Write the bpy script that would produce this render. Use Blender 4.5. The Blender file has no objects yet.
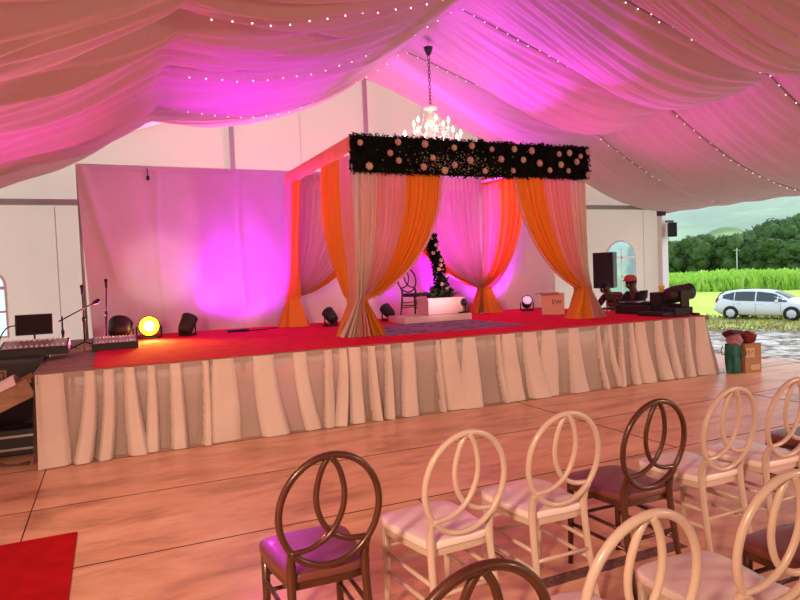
import bpy, bmesh, math, random
from math import sin, cos, pi, sqrt, radians as R
from mathutils import Vector as V, Matrix, noise, Euler
random.seed(11)
SC = bpy.context.scene
COL = SC.collection

# ------------------------------------------------------------------ helpers
def tag(o, label=None, cat=None, group=None, kind=None):
    if label: o['label'] = label
    if cat: o['category'] = cat
    if group: o['group'] = group
    if kind: o['kind'] = kind
    return o

def empty(name, loc, rz=0.0, label=None, cat=None, group=None):
    o = bpy.data.objects.new(name, None)
    o.empty_display_size = .1
    COL.objects.link(o)
    o.location = loc
    o.rotation_euler = (0, 0, rz)
    return tag(o, label, cat, group)

class MB:
    def __init__(s):
        s.v = []; s.f = []; s.sm = []
    def add(s, vs, fs, smooth=True):
        k = len(s.v)
        s.v += [tuple(v) for v in vs]
        s.f += [tuple(i + k for i in f) for f in fs]
        s.sm += [smooth] * len(fs)
        return s
    def bm(s, b, M=None, smooth=False):
        if M is not None: b.transform(M)
        b.verts.index_update()
        s.add([v.co.copy() for v in b.verts], [[v.index for v in f.verts] for f in b.faces], smooth)
        b.free(); return s
    def box(s, c, d, rot=(0, 0, 0), bev=0.0, seg=2):
        b = bmesh.new(); bmesh.ops.create_cube(b, size=1)
        bmesh.ops.scale(b, vec=d, verts=b.verts)
        if bev: bmesh.ops.bevel(b, geom=b.edges[:], offset=bev, segments=seg, affect='EDGES', profile=.5)
        return s.bm(b, Matrix.Translation(c) @ Euler(rot).to_matrix().to_4x4())
    def sph(s, c, r, sc=(1, 1, 1), sub=2, rot=(0, 0, 0)):
        b = bmesh.new(); bmesh.ops.create_icosphere(b, subdivisions=sub, radius=r)
        bmesh.ops.scale(b, vec=sc, verts=b.verts)
        return s.bm(b, Matrix.Translation(c) @ Euler(rot).to_matrix().to_4x4(), True)
    def tube(s, pts, r, n=8, closed=False, flat=1.0, cap=True):
        pts = [V(p) for p in pts]; N = len(pts)
        rs = r if isinstance(r, (list, tuple)) else [r] * N
        k = len(s.v); up = None
        for i, p in enumerate(pts):
            if closed: t = pts[(i + 1) % N] - pts[i - 1]
            else: t = pts[min(i + 1, N - 1)] - pts[max(i - 1, 0)]
            t.normalize()
            if up is None:
                up = V((0, 0, 1)) if abs(t.z) < .9 else V((0, 1, 0))
            a = (up - t * up.dot(t))
            if a.length < 1e-4: a = V((1, 0, 0)) - t * t.x
            a.normalize(); up = a; b = t.cross(a)
            for j in range(n):
                w = 2 * pi * j / n
                s.v.append(tuple(p + a * cos(w) * rs[i] + b * sin(w) * rs[i] * flat))
        M = N if closed else N - 1
        for i in range(M):
            for j in range(n):
                i2 = (i + 1) % N
                s.f.append((k + i * n + j, k + i * n + (j + 1) % n, k + i2 * n + (j + 1) % n, k + i2 * n + j)); s.sm.append(True)
        if cap and not closed:
            s.f.append(tuple(k + j for j in range(n))[::-1]); s.sm.append(False)
            s.f.append(tuple(k + (N - 1) * n + j for j in range(n))); s.sm.append(False)
        return s
    def lathe(s, prof, c=(0, 0, 0), n=16, rot=None):
        k = len(s.v); Mx = Euler(rot).to_matrix() if rot else None
        for (r, z) in prof:
            for j in range(n):
                w = 2 * pi * j / n
                p = V((r * cos(w), r * sin(w), z))
                if Mx: p = Mx @ p
                s.v.append(tuple(p + V(c)))
        for i in range(len(prof) - 1):
            for j in range(n):
                s.f.append((k + i * n + j, k + i * n + (j + 1) % n, k + (i + 1) * n + (j + 1) % n, k + (i + 1) * n + j)); s.sm.append(True)
        s.f.append(tuple(k + j for j in range(n))[::-1]); s.sm.append(False)
        m = k + (len(prof) - 1) * n
        s.f.append(tuple(m + j for j in range(n))); s.sm.append(False)
        return s
    def grid(s, fn, nu, nv, smooth=True):
        vs = [fn(i / nu, j / nv) for j in range(nv + 1) for i in range(nu + 1)]
        fs = [(j * (nu + 1) + i, j * (nu + 1) + i + 1, (j + 1) * (nu + 1) + i + 1, (j + 1) * (nu + 1) + i) for j in range(nv) for i in range(nu)]
        return s.add(vs, fs, smooth)
    def prism(s, poly, z0, z1, M=None):
        n = len(poly)
        vs = [V((x, y, z0)) for x, y in poly] + [V((x, y, z1)) for x, y in poly]
        if M is not None: vs = [M @ v for v in vs]
        fs = [tuple(range(n))[::-1], tuple(range(n, 2 * n))] + [(i, (i + 1) % n, n + (i + 1) % n, n + i) for i in range(n)]
        return s.add(vs, fs, False)
    def build(s, name, mat, parent=None, loc=None):
        me = bpy.data.meshes.new(name)
        me.from_pydata(s.v, [], s.f)
        me.polygons.foreach_set('use_smooth', s.sm)
        me.update()
        if mat is not None: me.materials.append(mat)
        o = bpy.data.objects.new(name, me)
        COL.objects.link(o)
        if parent is not None: o.parent = parent
        if loc is not None: o.location = loc
        return o

def children(o): return [c for c in COL.objects if c.parent == o]
def copy_tree(o, parent=None):
    kids = list(o.children)
    c = o.copy(); COL.objects.link(c)
    c.parent = parent
    for k in kids: copy_tree(k, c)
    return c
def struct(mb, name, mat):
    return tag(mb.build(name, mat), kind='structure')

# ------------------------------------------------------------------ materials
def nodes(name):
    m = bpy.data.materials.new(name); m.use_nodes = True
    nt = m.node_tree; b = nt.nodes['Principled BSDF']
    return m, nt, b
def mat(name, col, rough=.6, metal=0, var=0.0, scale=8.0, bump=0.0, bscale=60.0, trans=0.0, coat=0.0, stretch=None, emit=None, estr=0, spec=.5, sheer=0.0):
    m, nt, b = nodes(name); N = nt.nodes; L = nt.links
    b.inputs['Roughness'].default_value = rough; b.inputs['Metallic'].default_value = metal
    b.inputs['Base Color'].default_value = (*col, 1); b.inputs['Specular IOR Level'].default_value = spec
    if coat: b.inputs['Coat Weight'].default_value = coat; b.inputs['Coat Roughness'].default_value = .15
    if emit: b.inputs['Emission Color'].default_value = (*emit, 1); b.inputs['Emission Strength'].default_value = estr
    src = None
    if var or bump:
        tc = N.new('ShaderNodeTexCoord'); mp = N.new('ShaderNodeMapping'); L.new(tc.outputs['Object'], mp.inputs[0])
        if stretch: mp.inputs['Scale'].default_value = stretch
    if var:
        n = N.new('ShaderNodeTexNoise'); n.inputs['Scale'].default_value = scale; n.inputs['Detail'].default_value = 5
        L.new(mp.outputs[0], n.inputs['Vector'])
        r = N.new('ShaderNodeValToRGB')
        r.color_ramp.elements[0].position = .3; r.color_ramp.elements[1].position = .7
        r.color_ramp.elements[0].color = (*[max(0, c * (1 - var)) for c in col], 1)
        r.color_ramp.elements[1].color = (*[min(1, c * (1 + var)) for c in col], 1)
        L.new(n.outputs['Fac'], r.inputs[0]); L.new(r.outputs[0], b.inputs['Base Color']); src = r.outputs[0]
    if bump:
        n2 = N.new('ShaderNodeTexNoise'); n2.inputs['Scale'].default_value = bscale; n2.inputs['Detail'].default_value = 3
        L.new(mp.outputs[0], n2.inputs['Vector'])
        bp = N.new('ShaderNodeBump'); bp.inputs['Strength'].default_value = bump; bp.inputs['Distance'].default_value = .02
        L.new(n2.outputs['Fac'], bp.inputs['Height']); L.new(bp.outputs[0], b.inputs['Normal'])
    out = N['Material Output']; last = b.outputs[0]
    if trans:
        t = N.new('ShaderNodeBsdfTranslucent'); t.inputs[0].default_value = (*col, 1)
        if src: L.new(src, t.inputs[0])
        mx = N.new('ShaderNodeMixShader'); mx.inputs[0].default_value = trans
        L.new(last, mx.inputs[1]); L.new(t.outputs[0], mx.inputs[2]); last = mx.outputs[0]
    if sheer:
        t = N.new('ShaderNodeBsdfTransparent'); t.inputs[0].default_value = (*[min(1, .6 + .4 * c) for c in col], 1)
        mx = N.new('ShaderNodeMixShader'); mx.inputs[0].default_value = sheer
        L.new(last, mx.inputs[1]); L.new(t.outputs[0], mx.inputs[2]); last = mx.outputs[0]
    L.new(last, out.inputs[0])
    return m

M = {}
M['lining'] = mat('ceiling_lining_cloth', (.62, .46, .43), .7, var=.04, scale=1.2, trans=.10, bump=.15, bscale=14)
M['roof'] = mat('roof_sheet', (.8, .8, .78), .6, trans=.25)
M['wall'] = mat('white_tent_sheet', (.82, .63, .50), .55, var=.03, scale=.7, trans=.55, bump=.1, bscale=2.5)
M['backdrop'] = mat('backdrop_cloth', (.74, .65, .69), .8, var=.04, scale=2, bump=.25, bscale=3)
M['alu'] = mat('aluminium', (.42, .40, .39), .4, .6)
M['whitealu'] = mat('white_metal_post', (.78, .77, .74), .4)
M['darkmetal'] = mat('dark_metal', (.05, .045, .045), .45, .5)
M['black'] = mat('black_plastic', (.014, .013, .013), .5, bump=.1, bscale=90)
M['screen'] = mat('black_screen', (.008, .008, .01), .2)
M['grille'] = mat('speaker_grille', (.022, .02, .02), .7, bump=.8, bscale=260)
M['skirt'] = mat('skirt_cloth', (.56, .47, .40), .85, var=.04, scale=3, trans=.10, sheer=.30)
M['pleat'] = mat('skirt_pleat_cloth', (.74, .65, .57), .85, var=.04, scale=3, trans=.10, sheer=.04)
M['red'] = mat('red_carpet', (.74, .012, .05), .95, var=.14, scale=7, bump=.4, bscale=160, spec=.1)
M['runner'] = mat('runner_carpet', (.46, .006, .012), .95, var=.14, scale=7, bump=.4, bscale=160, spec=.1)
M['deck'] = mat('stage_board', (.23, .15, .10), .7, var=.3, scale=5)
M['cream'] = mat('cream_drape', (.84, .70, .58), .75, trans=.35, sheer=.12)
M['peach'] = mat('peach_drape', (.90, .50, .44), .75, trans=.4, sheer=.18)
M['pinksheer'] = mat('pink_sheer_drape', (.90, .58, .60), .75, trans=.45, sheer=.15)
M['orange'] = mat('orange_drape', (.92, .36, .03), .7, trans=.35)
M['valance'] = mat('peach_orange_valance', (.95, .42, .20), .75, trans=.3)
M['bead'] = mat('pink_bead_trim', (.9, .42, .42), .6, trans=.2)
M['leaf'] = mat('dark_leaf', (.008, .011, .007), .9, var=.5, scale=12, spec=.08)
M['leaf2'] = mat('plant_leaf', (.018, .04, .012), .6, var=.5, scale=9)
M['rosepink'] = mat('rose_petal_pink', (.55, .34, .29), .8, var=.15, scale=40)
M['rosecream'] = mat('rose_petal_cream', (.58, .44, .27), .8, var=.15, scale=40)
M['tiny'] = mat('tiny_white_flower', (.42, .40, .37), .8)
M['wchair'] = mat('cream_resin', (.62, .49, .40), .32, coat=.2, var=.03, scale=5)
M['bchair'] = mat('walnut_resin', (.078, .022, .009), .32, coat=.3, var=.25, scale=9)
M['wseat'] = mat('pale_seat_pad', (.90, .80, .78), .35, coat=.4, spec=.6)
M['bseat'] = mat('brown_seat_pad', (.17, .05, .04), .42, coat=.2)
M['dchair'] = mat('dark_stage_chair', (.03, .015, .012), .4)
M['cardboard'] = mat('cardboard', (.42, .22, .10), .85, var=.08, scale=9)
M['cardlight'] = mat('pale_cardboard_label', (.62, .42, .26), .85)
M['pinkcard'] = mat('pale_carton', (.70, .42, .34), .8)
M['paper'] = mat('white_paper', (.85, .82, .78), .8)
M['ramp'] = mat('ramp_board', (.36, .22, .12), .7, var=.2, scale=6, stretch=(1, 8, 8))
M['greenbag'] = mat('green_bag', (.010, .14, .10), .5, var=.3, scale=10, bump=.4, bscale=20)
M['cloth1'] = mat('maroon_cloth', (.10, .012, .02), .9, var=.4, scale=12)
M['cloth2'] = mat('mauve_cloth', (.42, .20, .26), .9, var=.3, scale=12)
M['cloth3'] = mat('dark_red_cloth', (.20, .02, .02), .9, var=.3, scale=12)
M['skin'] = mat('skin', (.10, .045, .03), .6)
M['blackshirt'] = mat('black_shirt', (.012, .010, .012), .9)
M['trousers'] = mat('dark_trousers', (.02, .022, .035), .9)
M['cap'] = mat('faded_red_cap', (.42, .07, .05), .85)
M['hair'] = mat('black_hair', (.008, .006, .006), .8)
M['yellow'] = mat('yellow_plastic', (.85, .72, .06), .6)
M['crystal'] = mat('crystal', (.95, .85, .75), .08, spec=1.0, coat=.5, emit=(1, .78, .52), estr=.22)  # slight glow put into the crystal itself; only the bulbs are lamps
M['gold'] = mat('gilt_metal', (.75, .45, .2), .3, .9)
M['bulb'] = mat('glowing_candle_bulb', (1, .9, .7), .4, emit=(1, .84, .55), estr=9)
M['fairy'] = mat('fairy_light_bulb', (1, .9, .8), .4, emit=(1, .88, .78), estr=2.0)
M['wire'] = mat('thin_wire', (.12, .07, .06), .6)
M['palewire'] = mat('pale_thin_wire', (.6, .42, .42), .6)
M['amber'] = mat('amber_lens_glow', (1, .6, .05), .4, emit=(1, .42, .01), estr=9)
M['amberhot'] = mat('amber_lens_core', (1, .85, .3), .4, emit=(1, .78, .22), estr=40)
M['lens'] = mat('pale_lens', (.7, .6, .75), .15, emit=(1, .7, 1), estr=.5)
M['magentalens'] = mat('magenta_lens', (.7, .1, .8), .15, emit=(.9, .12, 1), estr=5)
M['carwhite'] = mat('white_car_paint', (.80, .81, .84), .25, coat=.6)
M['carglass'] = mat('car_glass', (.03, .04, .045), .08, spec=.8)
M['tyre'] = mat('tyre', (.015, .015, .015), .85)
M['rim'] = mat('alloy_rim', (.74, .74, .76), .4, .2)
M['redlens'] = mat('red_tail_lens', (.5, .02, .02), .3)
M['trunk'] = mat('tree_bark', (.06, .04, .025), .9, var=.3)
M['greypole'] = mat('grey_pole', (.5, .5, .48), .7)
M['platform'] = mat('white_platform', (.72, .52, .50), .6)

def floor_mat():
    m, nt, b = nodes('plywood_floor'); N = nt.nodes; L = nt.links
    tc = N.new('ShaderNodeTexCoord')
    mp = N.new('ShaderNodeMapping'); mp.inputs['Scale'].default_value = (.55, 1.6, 1); L.new(tc.outputs['Object'], mp.inputs[0])
    n = N.new('ShaderNodeTexNoise'); n.inputs['Scale'].default_value = 2.2; n.inputs['Detail'].default_value = 8; n.inputs['Roughness'].default_value = .62; n.inputs['Distortion'].default_value = .6
    L.new(mp.outputs[0], n.inputs['Vector'])
    r = N.new('ShaderNodeValToRGB'); e = r.color_ramp.elements
    e[0].position = .28; e[0].color = (.40, .195, .10, 1); e[1].position = .72; e[1].color = (.88, .58, .37, 1)
    k = e.new(.5); k.color = (.74, .42, .245, 1)
    L.new(n.outputs['Fac'], r.inputs[0])
    n3 = N.new('ShaderNodeTexNoise'); n3.inputs['Scale'].default_value = 9; n3.inputs['Detail'].default_value = 6; L.new(mp.outputs[0], n3.inputs['Vector'])
    r3 = N.new('ShaderNodeValToRGB'); r3.color_ramp.elements[0].position = .58; r3.color_ramp.elements[1].position = .78
    r3.color_ramp.elements[0].color = (1, 1, 1, 1); r3.color_ramp.elements[1].color = (.74, .66, .60, 1); L.new(n3.outputs['Fac'], r3.inputs[0])
    mul = N.new('ShaderNodeMix'); mul.data_type = 'RGBA'; mul.blend_type = 'MULTIPLY'; mul.inputs[0].default_value = .8
    L.new(r.outputs[0], mul.inputs[6]); L.new(r3.outputs[0], mul.inputs[7])
    L.new(mul.outputs[2], b.inputs['Base Color'])
    b.inputs['Roughness'].default_value = .34
    b.inputs['Specular IOR Level'].default_value = .5
    return m
M['floor'] = floor_mat()

def ramp_mat(name, cols, scale, detail=6, rough=.9, stretch=(1, 1, 1), bump=.0, dist=.0, wet=None, bdist=.1):
    m, nt, b = nodes(name); N = nt.nodes; L = nt.links
    tc = N.new('ShaderNodeTexCoord'); mp = N.new('ShaderNodeMapping'); mp.inputs['Scale'].default_value = stretch
    L.new(tc.outputs['Object'], mp.inputs[0])
    n = N.new('ShaderNodeTexNoise'); n.inputs['Scale'].default_value = scale; n.inputs['Detail'].default_value = detail; n.inputs['Distortion'].default_value = dist
    L.new(mp.outputs[0], n.inputs['Vector'])
    r = N.new('ShaderNodeValToRGB'); el = r.color_ramp.elements
    el[0].position, el[0].color = cols[0][0], (*cols[0][1], 1); el[1].position, el[1].color = cols[-1][0], (*cols[-1][1], 1)
    for p, c in cols[1:-1]:
        q = el.new(p); q.color = (*c, 1)
    L.new(n.outputs['Fac'], r.inputs[0]); L.new(r.outputs[0], b.inputs['Base Color'])
    b.inputs['Roughness'].default_value = rough; b.inputs['Specular IOR Level'].default_value = .3
    if wet:
        q = N.new('ShaderNodeValToRGB'); q.color_ramp.elements[0].position = wet - .03; q.color_ramp.elements[1].position = wet + .03
        q.color_ramp.elements[0].color = (.25,) * 3 + (1,); q.color_ramp.elements[1].color = (.85,) * 3 + (1,)
        L.new(n.outputs['Fac'], q.inputs[0]); L.new(q.outputs[0], b.inputs['Roughness'])
    if bump:
        bp = N.new('ShaderNodeBump'); bp.inputs['Strength'].default_value = bump; bp.inputs['Distance'].default_value = bdist
        L.new(n.outputs['Fac'], bp.inputs['Height']); L.new(bp.outputs[0], b.inputs['Normal'])
    return m
M['mud'] = ramp_mat('wet_mud', [(.38, (.66, .60, .54)), (.48, (.46, .39, .33)), (.55, (.11, .085, .07)), (.66, (.42, .35, .29))], .9, 7, .6, (1, 1, 1), .5, .8, wet=.45)
M['grass'] = ramp_mat('field_grass', [(.3, (.40, .50, .06)), (.5, (.50, .64, .09)), (.72, (.60, .72, .14))], .12, 8, 1, (1, 1, 1))
M['verge'] = ramp_mat('dry_verge', [(.3, (.20, .16, .06)), (.5, (.42, .40, .12)), (.7, (.36, .42, .10))], .7, 8, 1, (1, 1, 1))
M['cane'] = ramp_mat('cane_leaf', [(.3, (.26, .48, .06)), (.55, (.44, .68, .11)), (.75, (.60, .80, .2))], .5, 6, .9)
M['tree'] = ramp_mat('tree_leaf', [(.3, (.04, .085, .025)), (.55, (.11, .19, .055)), (.75, (.24, .36, .10))], .35, 6, .9)
M['hill'] = ramp_mat('hill_forest', [(.36, (.10, .22, .12)), (.5, (.20, .36, .17)), (.64, (.45, .58, .28))], .006, 9, 1)
M['knoll'] = ramp_mat('grassy_knoll', [(.36, (.10, .20, .05)), (.5, (.32, .46, .12)), (.64, (.48, .60, .2))], .022, 8, 1)
M['rug'] = None
def rug_mat():
    m, nt, b = nodes('patterned_rug'); N = nt.nodes; L = nt.links
    tc = N.new('ShaderNodeTexCoord'); mp = N.new('ShaderNodeMapping'); mp.inputs['Scale'].default_value = (5, 5, 1); L.new(tc.outputs['Object'], mp.inputs[0])
    v = N.new('ShaderNodeTexVoronoi'); v.inputs['Scale'].default_value = 1.3; L.new(mp.outputs[0], v.inputs['Vector'])
    r = N.new('ShaderNodeValToRGB'); e = r.color_ramp.elements
    e[0].position = .2; e[0].color = (.10, .05, .10, 1); e[1].position = .5; e[1].color = (.26, .15, .24, 1)
    L.new(v.outputs['Distance'], r.inputs[0]); L.new(r.outputs[0], b.inputs['Base Color']); b.inputs['Roughness'].default_value = .95
    return m
M['rug'] = rug_mat()
def plaid_mat():
    m, nt, b = nodes('red_plaid_shirt'); N = nt.nodes; L = nt.links
    tc = N.new('ShaderNodeTexCoord')
    w1 = N.new('ShaderNodeTexWave'); w1.inputs['Scale'].default_value = 5; w1.bands_direction = 'Z'
    w2 = N.new('ShaderNodeTexWave'); w2.inputs['Scale'].default_value = 5; w2.bands_direction = 'Y'
    L.new(tc.outputs['Object'], w1.inputs[0]); L.new(tc.outputs['Object'], w2.inputs[0])
    a = N.new('ShaderNodeMath'); a.operation = 'MULTIPLY'; L.new(w1.outputs['Fac'], a.inputs[0]); L.new(w2.outputs['Fac'], a.inputs[1])
    r = N.new('ShaderNodeValToRGB'); e = r.color_ramp.elements
    e[0].position = .1; e[0].color = (.03, .008, .012, 1); e[1].position = .6; e[1].color = (.32, .05, .06, 1)
    L.new(a.outputs[0], r.inputs[0]); L.new(r.outputs[0], b.inputs['Base Color']); b.inputs['Roughness'].default_value = .9
    return m
M['plaid'] = plaid_mat()
def win_mat():
    m, nt, b = nodes('clear_tent_window'); N = nt.nodes; L = nt.links
    t = N.new('ShaderNodeBsdfTransparent'); t.inputs[0].default_value = (.80, .93, .95, 1)
    d = N.new('ShaderNodeBsdfTranslucent'); d.inputs[0].default_value = (.75, .9, .92, 1)
    mx = N.new('ShaderNodeMixShader'); mx.inputs[0].default_value = .45
    L.new(t.outputs[0], mx.inputs[1]); L.new(d.outputs[0], mx.inputs[2]); L.new(mx.outputs[0], N['Material Output'].inputs[0])
    return m
M['window'] = win_mat()

# ------------------------------------------------------------------ camera
cam = bpy.data.cameras.new('camera'); co = bpy.data.objects.new('camera', cam); COL.objects.link(co)
cam.sensor_width = 36; cam.lens = 640 / 800 * 36; cam.clip_end = 5000
Rw = ((0.9100092507533293, 0.052209231072070185, -0.41128744174145093), (-0.41265975372341646, 0.01849854068415315, -0.9106973875275398), (-0.03993859286822048, 0.998464821705512, 0.03837849158430561))
co.matrix_world = Matrix.Translation((0, 0, 1.55)) @ Matrix(Rw).to_4x4()
SC.camera = co
SC.view_settings.view_transform = 'Standard'; SC.view_settings.look = 'None'
SC.cycles.volume_bounces = 4
SC.view_settings.exposure = 0.0; SC.view_settings.gamma = 1.0; SC.view_settings.use_curve_mapping = False

# ------------------------------------------------------------------ tent
Y0 = -9.0
RX, RZ, SL, EA = 4.58, 5.3, .327, 7.5      # ridge x, ridge z, slope, half width
EZ = RZ - SL * EA
GY = 11.45                                 # gable wall
PU = 3.95                                  # purlin offset from ridge
JO = [11.35, 9.6, 7.82, 6.05, 4.28, 2.5, .72, -1.05, -2.8, -4.6, -6.4, -8.2, -10]
def jfac(y):
    for a, b in zip(JO, JO[1:]):
        if b <= y <= a: return abs(sin(pi * (y - b) / (a - b)))
    return 0.0
PZ_ = 4.17                                  # purlin height: the upper slope is flatter than the lower one
def sm_(a, b, x):
    t = min(1, max(0, (x - a) / (b - a))); return t * t * (3 - 2 * t)
def fnoise(s, y, side):
    q = V((s * .16 + side * 13.1, (y + .10 * sin(s * .9 + side)) * 2.1, side * 3.3))
    a = noise.noise(q) * .60 + noise.noise(V((q.x * 1.3 + 7, q.y * 2.4, 5.1))) * .42 + noise.noise(V((q.x * 1.6 + 3, q.y * 4.6, 2.1))) * .26
    return a
def saw(ph, k=.78):
    t = ph - math.floor(ph)
    if t < k: t = (t / k); return t * t * (3 - 2 * t) * .6 + t * .4
    t = (1 - t) / (1 - k); return t * t * (3 - 2 * t)
def folds(s, y, wl, seed, k=.78):
    w = noise.noise(V((s * .22 + seed, y * .55, seed))) * 1.5 + noise.noise(V((s * .5 + seed, y * 1.3, seed + 4))) * .5
    a = .55 + .9 * abs(noise.noise(V((s * .35, y * 1.1, seed + 9))))
    return a * saw((y + .10 * s) / wl + w, k)
def lining_z(X, Y):
    s = abs(X - RX); left = X < RX
    if s <= PU:
        p = s / PU; base = RZ + (PZ_ - RZ) * p; j = 1
    else:
        p = (s - PU) / (EA - PU); base = PZ_ + (EZ - PZ_) * p; j = 2
    bow = 4 * p * (1 - p)
    jf = jfac(Y)
    atp = p if j == 1 else 1 - p
    f = fnoise(s, Y, 1 if left else 2)
    if left:
        sag = (.40 if j == 1 else .30) * bow + .10 * jf * atp
        en = min(1, s / .9) * (1 if j == 1 else .55 + .6 * atp)
        if j == 1: en *= .45 + .55 * p
        en *= 1 - .7 * sm_(lining_back(X) - 1.3, lining_back(X), Y)
        sag += (f * .06 + (.25 if j == 2 else .19) * folds(s, Y, .62, 3.0) + .045 * folds(s, Y, .21, 6.0)) * en
    else:
        sag = (.09 if j == 1 else .24) * bow
        sag += jf ** .75 * ((.08 * atp ** 2 + 2.75 * p * p * (1 - p)) if j == 1 else (.08 * atp ** 2 + .16 * bow))
        en = min(1, s / .6) * (.30 + .70 * min(1, jf * 2.2))
        sag += (f * .04 + (.050 * folds(s * .6, Y, .23, 11.0, .6) + .03 * folds(s * .6, Y, .11, 14.0, .6) if j == 1 else .075 * folds(s * .8, Y, .42, 17.0, .65) * (.4 + .6 * bow) + .03 * folds(s, Y, .17, 19.0, .6))) * en
        sag -= .035 * math.exp(-(jf / .06) ** 2) * min(1, s / .5)      # the sewn joint pulls the cloth up into a crease
    return base - sag - .02
def lining_back(X):
    s = abs(X - RX)
    if X < RX:
        if s <= PU: return 11.33 - .95 * (s / PU) ** .8
        return 10.38 + .9 * ((s - PU) / (EA - PU))
    return 11.35
NU, NV = 170, 760
def lin(u, v):
    X = RX - EA + 2 * EA * u
    Yb = lining_back(X)
    Y = Y0 + (-1 - Y0) * v / .12 if v < .12 else -1 + (Yb + 1) * (v - .12) / .88
    return (X, Y, lining_z(X, Y))
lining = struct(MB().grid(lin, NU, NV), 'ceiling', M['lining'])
roof = MB()
roof.add([(RX - EA, Y0, EZ + .14), (RX, Y0, RZ + .14), (RX, GY + .1, RZ + .14), (RX - EA, GY + .1, EZ + .14)], [(0, 1, 2, 3)], False)
roof.add([(RX, Y0, RZ + .14), (RX + EA, Y0, EZ + .14), (RX + EA, GY + .1, EZ + .14), (RX, GY + .1, RZ + .14)], [(0, 1, 2, 3)], False)
struct(roof, 'roof', M['roof'])
# scalloped cloth valance along the open right eave
def val(u, v):
    y = Y0 + (11.4 - Y0) * u
    return (RX + EA + .02 + .012 * sin(y * 21), y, EZ + .12 - v * (.19 + .012 * sin(y * 8.0)))
struct(MB().grid(val, 260, 2), 'trim_1', M['lining'])
# ridge beam, eave beam, gable beam, gable uprights
struct(MB().box((RX, (Y0 + GY) / 2, RZ + .05), (.10, GY - Y0, .08)), 'trim_2', M['darkmetal'])
struct(MB().box((RX, GY - .08, EZ + .06), (2 * EA, .07, .09)), 'trim_3', M['alu'])
for i, x in enumerate((2.05, 4.56, 7.08)):
    z1 = RZ - SL * abs(x - RX)
    z0 = EZ + .05 if i == 1 else -.15
    struct(MB().box((x, GY - .10, (z0 + z1) / 2), (.075, .06, z1 - z0)), 'trim_%d' % (4 + i), M['alu'])
struct(MB().box((RX + EA - .02, GY - .1, EZ / 2 - .1), (.20, .14, EZ + .2), bev=.01), 'trim_7', M['whitealu'])
struct(MB().box((RX + EA - .15, GY - .2, EZ - .06), (.12, .18, .16), bev=.01), 'trim_8', M['darkmetal'])

# gable wall with arched window openings
def arch(cx, z0, w, zs, n=12):
    p = [(cx - w / 2, z0), (cx + w / 2, z0)]
    for i in range(n + 1):
        a = pi * i / n
        p.append((cx + w / 2 * cos(a), zs + w / 2 * .85 * sin(a)))
    return p
WINS = [(-1.85, .85, .78, 1.62), (10.85, .85, .86, 1.78)]
def holed(outer, holes, y, th):
    b = bmesh.new()
    for loop in [outer] + holes:
        vs = [b.verts.new((x, y, z)) for x, z in loop]
        for i in range(len(vs)): b.edges.new((vs[i], vs[(i + 1) % len(vs)]))
    bmesh.ops.triangle_fill(b, edges=b.edges[:], use_beauty=True)
    return b
wb = MB()
wb.bm(holed([(RX - EA, -.15), (RX + EA, -.15), (RX + EA, EZ + .14), (RX, RZ + .14), (RX - EA, EZ + .14)], [arch(*w) for w in WINS], GY, 0), smooth=False)
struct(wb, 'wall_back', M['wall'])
M['seam'] = mat('wall_seam', (.62, .56, .50), .7)
M['winbar'] = mat('window_bar', (.85, .85, .84), .6)
for i, w in enumerate(WINS):
    a = arch(*w)
    wn = MB(); n = len(a)
    wn.add([(x, GY + .004, z) for x, z in a], [tuple(range(n))], False)
    wo = struct(wn, 'window_%d' % (i + 1), M['window'])
    fr = MB().tube([(x, GY - .01, z) for x, z in a], .022, 6, closed=True)
    fr.build('window_frame', M['winbar'], wo)
    fb = MB().box((w[0], GY - .012, w[3] - .02), (w[2], .02, .05)).box((w[0], GY - .012, (w[1] + w[3]) / 2), (w[2], .02, .035))
    fb.box((w[0], GY - .012, (w[1] + w[3] + .2) / 2), (.03, .02, w[3] - w[1] + .2))
    fb.build('window_bars', M['winbar'], wo)
k = 9
for x in (-.73, 3.3, 5.8, 8.6, 11.55):
    z1 = EZ if x in (-.73, 8.6, 11.55) else RZ - SL * abs(x - RX)
    z0 = 0 if x in (-.73, 8.6, 11.55) else EZ + .1
    struct(MB().box((x, GY - .012, (z0 + z1) / 2), (.012, .006, z1 - z0)), 'trim_%d' % k, M['seam']); k += 1
# left side wall
struct(MB().box((RX - EA - .05, (Y0 + GY) / 2, EZ / 2 + .05), (.02, GY - Y0, EZ + .1)), 'wall_left', M['wall'])
struct(MB().box((RX + EA + .05, (Y0 + 3.0) / 2, EZ / 2 - .05), (.02, 3.0 - Y0, EZ + .2)), 'wall_right_blocker', M['wall'])  # unseen side wall, added to cut the daylight from the right
fwl = MB(); fwl.add([(RX - EA, Y0, -.15), (RX + EA, Y0, -.15), (RX + EA, Y0, EZ + .1), (RX, Y0, RZ + .1), (RX - EA, Y0, EZ + .1)], [(0, 1, 2, 3, 4)], False)
struct(fwl, 'wall_front_blocker', M['wall'])  # unseen end wall behind the camera, added to shut out daylight

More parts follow.
